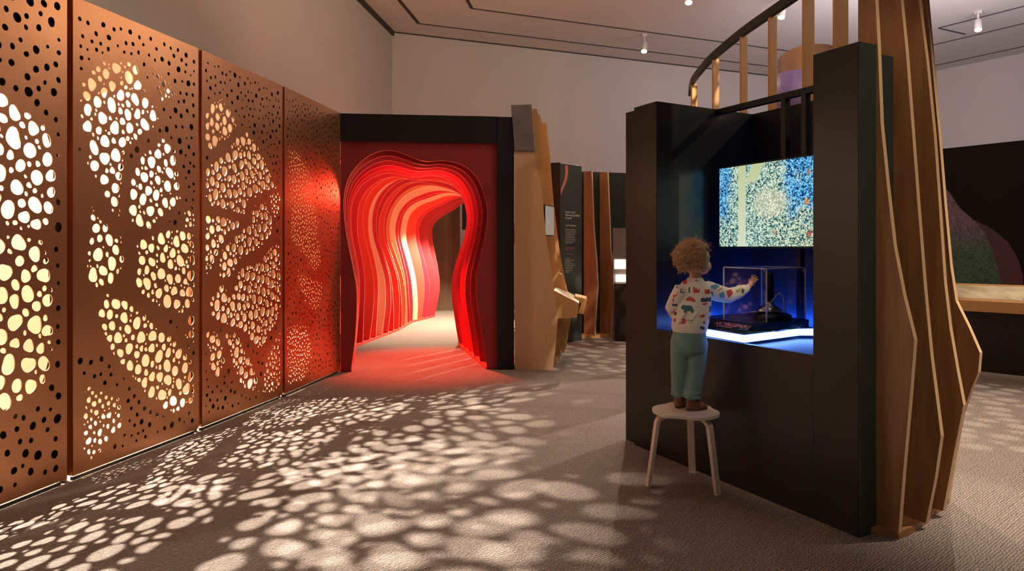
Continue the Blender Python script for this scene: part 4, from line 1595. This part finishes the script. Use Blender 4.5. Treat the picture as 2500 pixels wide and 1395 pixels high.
# folds round the elbow and waist
rf = random.Random(5)
for t in (0.25, 0.45, 0.62, 0.8):
    c_ = er.lerp(wr, t) if t > 0.5 else sr.lerp(er, t * 1.7)
    ax = (wr - er).normalized()
    s1_ = ax.cross(Z).normalized()
    s2_ = ax.cross(s1_)
    rr = 0.0475 - 0.022 * max(0, t - 0.3) / 0.5
    sw_.loft([(c_ - ax * 0.012, s1_ * rr * 0.96, s2_ * rr * 0.96), (c_ + Vector((0.004, 0, 0.004)), s1_ * (rr + 0.0045), s2_ * (rr + 0.0045)), (c_ + ax * 0.014, s1_ * rr * 0.94, s2_ * rr * 0.94)], 18)
for a_, z_, ln_ in ((-1.9, 0.03, 0.10), (-1.2, 0.05, 0.09), (-0.6, 0.035, 0.11), (0.2, 0.04, 0.08)):
    pts_ = []
    for j in range(6):
        aa = a_ + 0.13 * j
        pts_.append(hem + rt * 0.108 * math.cos(aa) + fd * 0.092 * math.sin(aa) + Z * (z_ + ln_ * j / 5))
    sw_.tube(pts_, [0.002, 0.006, 0.008, 0.008, 0.006, 0.002], 8)
me = fused('sweatshirt', sw_, 0.0027, 12)
sweat = place('sweatshirt', me, [M_swe, M_teal, M_redp, M_navy, M_olive, M_bluep], ch)


def cp(l):
    return [(x / 4.65 + 1580, y / 4.65 + 560) for x, y in l]


PR = [(1, cp([(385, 890), (402, 868), (410, 858), (432, 866), (470, 864), (505, 872), (525, 905), (526, 950), (505, 953), (495, 930), (448, 930), (442, 952), (415, 948), (418, 918), (390, 908)])),
      (2, cp([(438, 802), (460, 772), (490, 766), (525, 780), (558, 822), (520, 828), (500, 816), (445, 814)])),
      (2, cp([(400, 605), (420, 582), (455, 576), (456, 612), (430, 628), (405, 622)])),
      (3, cp([(470, 660), (487, 660), (487, 720), (470, 720)])),
      (2, cp([(520, 660), (538, 652), (545, 690), (556, 658), (572, 690), (592, 672), (594, 722), (524, 722)])),
      (3, cp([(370, 724), (386, 672), (396, 676), (388, 724)])), (3, cp([(398, 712), (418, 712), (418, 726), (398, 726)])),
      (2, cp([(652, 684), (712, 680), (716, 735), (655, 738)])), (1, cp([(716, 700), (748, 712), (746, 762), (730, 740)])),
      (3, cp([(608, 790), (640, 776), (650, 790), (680, 770), (690, 786), (722, 768), (728, 820), (612, 828)])),
      (2, cp([(620, 842), (692, 834), (660, 864), (628, 860)])),
      (2, cp([(290, 750), (342, 742), (340, 756), (310, 770), (296, 782)])), (3, cp([(282, 845), (345, 850), (338, 880), (286, 870)])),
      (2, cp([(288, 786), (306, 784), (304, 832), (292, 830)])), (2, cp([(300, 905), (312, 905), (312, 950), (270, 950), (272, 940), (300, 935)])),
      (2, cp([(370, 1076), (402, 1046), (390, 1020), (432, 1012), (440, 1062), (412, 1078)])), (2, cp([(298, 1015), (330, 1010), (326, 1052), (300, 1050)])),
      (4, cp([(440, 1028), (520, 1030), (520, 1042), (440, 1040)])), (3, cp([(305, 940), (338, 938), (334, 978), (306, 974)])),
      (2, cp([(578, 990), (652, 960), (656, 1002), (620, 1004)])), (2, cp([(694, 990), (742, 982), (736, 1042), (700, 1034)])),
      (3, cp([(598, 1098), (655, 1112), (652, 1148), (604, 1132)])), (3, cp([(628, 1052), (662, 1045), (650, 1084)])),
      (3, cp([(705, 880), (735, 870), (725, 930), (704, 950)])), (3, cp([(540, 576), (580, 580), (580, 590), (545, 590)])),
      (5, cp([(720, 640), (790, 618), (826, 652), (770, 684), (724, 672)])), (2, cp([(895, 700), (950, 680), (978, 720), (962, 745), (925, 785), (905, 735)])),
      (4, cp([(1000, 690), (1062, 668), (1072, 712), (1010, 722)])), (3, cp([(1072, 668), (1106, 690), (1090, 738), (1072, 722)])),
      (5, cp([(815, 735), (872, 705), (885, 770), (830, 784)])), (4, cp([(800, 690), (850, 655), (858, 668), (815, 705)])),
      (3, cp([(330, 650), (342, 640), (345, 665), (332, 672)])), (2, cp([(335, 735), (345, 710), (352, 740)]))]
off = parent_world(ch)
mi = [0] * len(me.polygons)
cam = Vector((0, 0, CAMZ))
for p in me.polygons:
    w_ = p.center + off
    facing = (w_ - cam).dot(p.normal) < 0
    x_, y_ = CX + FPX * w_.x / w_.y, HY - FPX * (w_.z - CAMZ) / w_.y
    if not facing:                                  # the print goes on round the front, shifted half a repeat
        x_ = 2 * 1690 - x_ + 9
        y_ -= 7
    for m_, po in PR:
        if inside((x_, y_), po):
            mi[p.index] = m_
            break
me.polygons.foreach_set('material_index', mi)

# trousers
tr_ = MB()
tr_.loft([(hem + Z * 0.02, rt * 0.092, fd * 0.080), (q(1683, 820), rt * 0.100, fd * 0.088), (q(1682, 838), rt * 0.104, fd * 0.092), (q(1682, 856), rt * 0.098, fd * 0.084),
          (q(1682, 868), rt * 0.072, fd * 0.058)], 30)
for h_, k_, a_, s_ in ((hr, kr, ar, 1), (hl, kl, al, -1)):
    A_ = [(h_ + Z * 0.045, 0.030, 0.040), (h_ + Z * 0.02, 0.056, 0.068), (h_ - Z * 0.015, 0.064, 0.078), (h_.lerp(k_, 0.45), 0.062, 0.070), (k_, 0.055, 0.060), (k_.lerp(a_, 0.35), 0.050, 0.055), (k_.lerp(a_, 0.7), 0.047, 0.050),
          (a_ + Z * 0.014, 0.044, 0.047), (a_ + Z * 0.004, 0.036, 0.038), (a_ - Z * 0.010, 0.035, 0.037)]
    tr_.loft([(c_, rt * x_, fd * y_) for c_, x_, y_ in A_], 22)
    for t_, g_ in ((0.30, 0.004), (0.55, 0.005), (0.80, 0.006), (0.93, 0.006)):
        c_ = k_.lerp(a_, t_)
        r_ = 0.050 - 0.006 * t_
        tl = Vector((rf.uniform(-0.3, 0.3), rf.uniform(-0.3, 0.3), 0))
        tr_.loft([(c_ + Z * 0.012, rt * r_, fd * (r_ + 0.004)), (c_, (rt + Z * tl.x) * (r_ + g_), (fd + Z * tl.y) * (r_ + g_ + 0.004)), (c_ - Z * 0.012, rt * r_, fd * (r_ + 0.004))], 20)
me = fused('trousers', tr_, 0.0034, 10)
place('trousers', me, M_pants, ch)


def shoe(a_, dirv, L):
    d = dirv.normalized()
    s = Vector((d.y, -d.x, 0))
    heel = Vector((a_.x, a_.y, ST + 0.0005)) - d * 0.036
    ol = []
    for i in range(28):
        t = 2 * math.pi * i / 28
        x = 0.5 - 0.5 * math.cos(t)
        wd = (0.026 + 0.010 * x) * (math.sin(math.pi * min(max(x, 0.0), 1.0)) ** 0.42)
        ol.append(heel + d * L * x + s * wd * (1 if t < math.pi else -1))
    o = build('sole', MB().prism(ol, Z * 0.010), M_sole, None, bevel=0.002)
    up = MB()
    up.loft([(heel + d * L * 0.47 + Z * 0.0105, d * L * 0.485, s * 0.033), (heel + d * L * 0.45 + Z * 0.026, d * L * 0.46, s * 0.034),
             (heel + d * L * 0.33 + Z * 0.042, d * L * 0.33, s * 0.031), (heel + d * L * 0.26 + Z * 0.058, d * L * 0.245, s * 0.030), (heel + d * L * 0.25 + Z * 0.066, d * L * 0.23, s * 0.029)], 26)
    up.ellipsoid(heel + d * L * 0.80 + Z * 0.020, d * L * 0.19, s * 0.034, Z * 0.018, 18, 10)
    u_ = fused('shoe', up, 0.003, 3)
    sh_ = place('shoe', u_, M_shoe, ch)
    o.parent = sh_
    o.location = (0, 0, 0)
    o.data.transform(Matrix.Translation(-parent_world(sh_)))
    # openings showing the sock, and two straps
    for t_ in (0.56, 0.74):
        build('strap', MB().tube([heel + d * L * t_ + s * 0.036 * math.cos(a) + Z * (0.016 + (0.036 - 0.024 * (t_ - 0.5) * 2) * math.sin(a)) for a in [math.pi * j / 10 for j in range(11)]],
                                 0.0055, 8), M_shoe, sh_, True)
    build('sock', MB().ellipsoid(heel + d * L * 0.63 + Z * 0.024, d * L * 0.10, s * 0.031, Z * 0.021, 16, 10), M_sock, sh_, True)


shoe(ar, Vector((0.93, 0.36, 0)), 0.142)
shoe(al, Vector((0.42, 0.90, 0)), 0.138)

# curly hair: a soft cap and hundreds of curls
rh = random.Random(11)
hm = MB()
hc = hd + Z * 0.022 - hf * 0.020
cap = MB().ellipsoid(hc, hf * 0.096, hs * 0.087, Z * 0.090, 26, 16)
keep = MB()
for f_ in cap.f:
    c_ = sum((cap.v[i] for i in f_), Vector()) / len(f_) - hc
    fx, fz = c_.dot(hf), c_.z
    if fx > 0.030 and fz < 0.035 + (fx - 0.03) * 0.5:
        continue
    if fz < -0.064 - 0.1 * min(0, fx):
        continue
    keep.add([cap.v[i] for i in f_], [tuple(range(len(f_)))])
hm.add(keep.v, keep.f)
nc = 0
while nc < 1150:
    th_, ph_ = rh.uniform(0, 2 * math.pi), math.asin(rh.uniform(-0.75, 1))
    dv = Vector((math.cos(ph_) * math.cos(th_), math.cos(ph_) * math.sin(th_), math.sin(ph_)))
    fx, fz = dv.dot(hf), dv.z
    if fx > 0.28 and fz < 0.42 + (fx - 0.28) * 0.45:
        continue
    nc += 1
    root = hc + hf * dv.dot(hf) * 0.092 + hs * dv.dot(hs) * 0.083 + Z * dv.z * 0.086
    t1 = dv.cross(Vector((rh.uniform(-1, 1), rh.uniform(-1, 1), rh.uniform(-1, 1)))).normalized()
    t2 = dv.cross(t1)
    Lc = rh.uniform(0.012, 0.034)
    rad = rh.uniform(0.005, 0.011)
    turns = rh.uniform(0.8, 1.9)
    lean = (t1 * rh.uniform(-0.8, 0.8) + t2 * rh.uniform(-0.8, 0.8) - Z * rh.uniform(0.1, 0.7))
    ptz = []
    ph0 = rh.uniform(0, 6.28)
    for j in range(13):
        t = j / 12
        a_ = ph0 + turns * 2 * math.pi * t
        w_ = rad * (0.35 + 0.65 * t)
        ptz.append(root + dv * Lc * t + lean * Lc * t * t * 0.9 + t1 * w_ * math.cos(a_) + t2 * w_ * math.sin(a_))
    r0 = rh.uniform(0.0012, 0.0024)
    hm.tube(ptz, [r0] * 10 + [r0 * 0.8, r0 * 0.6, r0 * 0.3], 5, 0, False)
for _ in range(320):                               # flyaway wisps
    th_, ph_ = rh.uniform(0, 2 * math.pi), math.asin(rh.uniform(-0.5, 1))
    dv = Vector((math.cos(ph_) * math.cos(th_), math.cos(ph_) * math.sin(th_), math.sin(ph_)))
    if dv.dot(hf) > 0.3 and dv.z < 0.45:
        continue
    root = hc + dv * 0.092
    t1 = dv.cross(Vector((rh.uniform(-1, 1), rh.uniform(-1, 1), rh.uniform(-1, 1)))).normalized()
    t2 = dv.cross(t1)
    rad, ph0, Lc = rh.uniform(0.005, 0.012), rh.uniform(0, 6.28), rh.uniform(0.025, 0.045)
    hm.tube([root + dv * Lc * j / 10 + t1 * rad * math.cos(ph0 + j * 0.7) + t2 * rad * math.sin(ph0 + j * 0.7) for j in range(11)], 0.0006, 4, 0, False)
build('hair', hm, M_hair, ch, True)
# ------------------------------------------------------------------ light
spotlight(1573, 84, (0.7, 6.9, 0), 'track spotlight on the ceiling over the pale back wall, its lit lens hanging down', 3800, cone=36, col=(1, 0.80, 0.60))
spotlight(1911, -8, (1.2, 9.0, 0), 'track spotlight glowing beside the curved black rail above the kiosk', 700, cone=50)
spotlight(2388, 27, (3.9, 5.2, 0), 'bright track spotlight on the ceiling near the purple-tinted wall', 5200, cone=40, col=(1, 0.82, 0.64))
spotlight(1682, -46, (1.3, 6.5, 0), 'track spotlight half cut off by the top edge of the picture', 600, cone=45)

# unseen lamps added in the cavity to light the carpet through the copper panels
def cav(s, d, h):
    return PV[0] + pan_dir * s - pan_n * d + Z * h


M_hood = mat('lamp_hood_black', (0.01, 0.01, 0.01), 0.8)


def cavity_lamp(s, d, h, power, reach, az0, az1, label):
    """spot behind the panels with a barn-door hood that stops light passing above or beside them"""
    c = cav(s, d, h)
    t = thing('cavity_lamp', label, 'lamp', c)
    R = 0.20
    v, f = [], []
    for k_ in range(61):
        a_ = math.radians(-100 + 200 * k_ / 60)
        dirv = pan_n * math.cos(a_) + pan_dir * math.sin(a_)
        deg = math.degrees(a_)
        zb = c.z - R * c.z / reach
        if deg < az0 or deg > az1:
            zb = c.z - 0.34
        p = Vector((c.x, c.y, 0)) + dirv * R
        v += [Vector((p.x, p.y, zb)), Vector((p.x, p.y, c.z + 0.05))]
    for k_ in range(60):
        f.append((2 * k_, 2 * k_ + 2, 2 * k_ + 3, 2 * k_ + 1))
    mb = MB().add(v, f)
    hood = build('hood', mb, M_hood, t)  # hood added to block light over and beside the panels
    md = hood.modifiers.new('thickness', 'SOLIDIFY')
    md.thickness = 0.004
    build('lamp_body', MB().tube([c + Z * 0.03, c + Z * 0.14], [0.05, 0.05], 16, ends=False), M_hood, t)
    lamp('SPOT', c, power, (1, 0.86, 0.69), c + pan_n * 1.0 - Z * 1.1, spot_size=math.radians(150), spot_blend=0.1, shadow_soft_size=0.013)


cavity_lamp(0.35, 1.10, 3.10, 3000, 4.55, -40, 38, 'unseen lamp with added hood behind the copper panel at the frame edge')
cavity_lamp(1.75, 1.08, 3.10, 3000, 4.35, -32, 40, 'unseen lamp with added hood behind the second copper panel')
cavity_lamp(3.00, 0.92, 3.05, 2400, 3.6, -38, 26, 'unseen lamp with added hood behind the third copper panel')
for s, d, e in ((1.0, 0.5, 16), (2.6, 0.45, 16), (4.2, 0.40, 10)):  # unseen area lamps added to brighten the backing screen
    l = lamp('AREA', cav(s, d, 2.95), e * 0.50, (1, 0.78, 0.54), cav(s + 0.5, d + 1.3, 1.5), shape='RECTANGLE', size=1.4, size_y=0.15)
    l = lamp('AREA', cav(s, d, 0.12), e * 0.10, (1, 0.55, 0.28), cav(s + 0.5, d + 1.3, 1.2), shape='RECTANGLE', size=1.4, size_y=0.15)

# unseen spots added to brighten the wooden fins, the child and the copper
lamp('SPOT', (1.9, 0.1, 5.0), 420, (1, 0.78, 0.55), (2.25, 3.4, 1.45), spot_size=math.radians(27), spot_blend=0.6, shadow_soft_size=0.05)
lamp('SPOT', (0.6, -0.5, 5.0), 110, (1, 0.82, 0.66), (1.05, 3.9, 1.0), spot_size=math.radians(14), spot_blend=0.8, shadow_soft_size=0.05)
lamp('SPOT', (0.2, 3.6, 5.9), 110, (1, 0.76, 0.52), (-2.5, 4.3, 2.5), spot_size=math.radians(60), spot_blend=1.0, shadow_soft_size=0.08)

lamp('SPOT', (6.5, 9.9, 6.2), 110, (1, 0.80, 0.55), (-2.6, 3.95, 2.7), spot_size=math.radians(15), spot_blend=0.8, shadow_soft_size=0.12)  # unseen spot added for a warm highlight on the copper
lamp('SPOT', (4.6, 3.0, 6.2), 2500, (1, 0.82, 0.62), (3.75, 4.3, 0), spot_size=math.radians(46), spot_blend=0.7, shadow_soft_size=0.06)  # unseen spot added to brighten the floor at the right
# gobo projectors, unseen, added to throw leaf dapples through a perforated disc
M_disc = mat('gobo_disc', (0.02, 0.02, 0.02), 0.6)


def gobo(loc, aim, power, label, seed, cone=34):
    rg = random.Random(seed)
    loc, aim = Vector(loc), Vector(aim)
    d = (aim - loc).normalized()
    t = thing('gobo_projector', label, 'projector', loc)
    ex = d.cross(Z).normalized()
    c_ = loc + d * 0.25
    hs_ = []
    for r0 in (0.0036, 0.003, 0.0024, 0.0018):
        for _ in range(700):
            x, y = rg.uniform(-0.056, 0.056), rg.uniform(-0.056, 0.056)
            if math.hypot(x, y) > 0.055 or abs(math.sin(x * 60 + 3 * math.sin(y * 45))) < 0.16:
                continue
            if all(math.hypot(x - a, y - b) > r0 + r + 0.0009 for a, b, r in hs_):
                hs_.append((x, y, r0))
    rnd_ = [[(x + r * math.cos(2 * math.pi * k / 10), y + r * math.sin(2 * math.pi * k / 10)) for k in range(10)] for x, y, r in hs_]
    ey = ex.cross(d)
    me_ = sheet([(0.13 * math.cos(2 * math.pi * k / 40), 0.13 * math.sin(2 * math.pi * k / 40)) for k in range(40)], rnd_, 0.001, frame(c_, ex, ey))
    place('gobo_disc', me_, M_disc, t, False)
    build('bracket', MB().tube([c_ + ex * 0.128, loc + ex * 0.03 - d * 0.08, loc - d * 0.10 + Z * 0.1, Vector((loc.x - d.x * 0.1, loc.y - d.y * 0.1, HC - 0.005))], [0.008, 0.008, 0.02, 0.02], 8), M_disc, t)
    lamp('SPOT', loc + d * 0.01, power, (1, 0.84, 0.64), aim, spot_size=math.radians(cone + 10), spot_blend=0.2, shadow_soft_size=0.0012)


# unseen red lamp added for glow inside the tunnel
lamp('POINT', (-1.2, 8.6, 2.15), 25, (1, 0.10, 0.06), shadow_soft_size=0.1)
gobo((6.2, 3.2, 4.9), (4.2, 5.5, 0), 1500, 'unseen projector beyond the frame throwing dapples by the wooden counter', 4)
gobo((3.4, 5.6, 5.6), (1.35, 8.7, 0), 1500, 'unseen projector above the kiosk throwing dapples by the slatted wall', 9)
lamp('SPOT', (-1.15, 8.3, 2.28), 900, (1, 0.09, 0.05), (-1.05, 8.0, 0), spot_size=math.radians(72), spot_blend=0.7, shadow_soft_size=0.06)  # unseen spot added to redden the floor at the tunnel mouth
lamp('SPOT', (-1.0, 12.0, 2.2), 1500, (1, 0.80, 0.55), (-1.2, 12.0, 0), spot_size=math.radians(120), spot_blend=0.4, shadow_soft_size=0.08)  # unseen warm spot added to brighten the floor deeper in the tunnel

# unseen spots added to brighten the posts behind the kiosk and the counter
lamp('SPOT', (6.5, 4.6, 5.8), 500, (1, 0.80, 0.58), (2.3, 5.6, 2.9), spot_size=math.radians(36), spot_blend=0.6, shadow_soft_size=0.05)
lamp('SPOT', (5.6, 6.9, 2.6), 70, (1, 0.85, 0.62), (5.75, 7.5, 0.9), spot_size=math.radians(45), spot_blend=0.6, shadow_soft_size=0.05)

# soft room light: unseen area lamps added below the ceiling, warm in front and cooler at the right
lamp('AREA', (1.5, 6.5, 4.9), 320, (1, 0.72, 0.50), (1.5, 7.5, 6.4), size=4.0)
lamp('AREA', (7.5, 11.0, 4.6), 240, (0.96, 0.85, 0.95), (8.5, 14.0, 6.0), size=4.0)

w = bpy.data.worlds.new('World')
SC.world = w
w.use_nodes = True
w.node_tree.nodes['Background'].inputs[0].default_value = (1.0, 0.86, 0.76, 1)
w.node_tree.nodes['Background'].inputs[1].default_value = 0.06

# ------------------------------------------------------------------ camera
cd = bpy.data.cameras.new('camera')
co = bpy.data.objects.new('camera', cd)
COL.objects.link(co)
co.location = (0, 0, CAMZ)
co.rotation_euler = (math.pi / 2, 0, 0)
cd.sensor_width = 36.0
cd.lens = 36.0 * FPX / 2500.0
cd.shift_y = -(1395 / 2 - HY) / 2500.0
cd.clip_start = 0.05
SC.camera = co
vs = SC.view_settings
vs.view_transform = 'Standard'
vs.look = 'None'
vs.gamma = 1.0
vs.use_curve_mapping = False
vs.exposure = 0.0
SC.cycles.max_bounces = 8
SC.cycles.transparent_max_bounces = 12
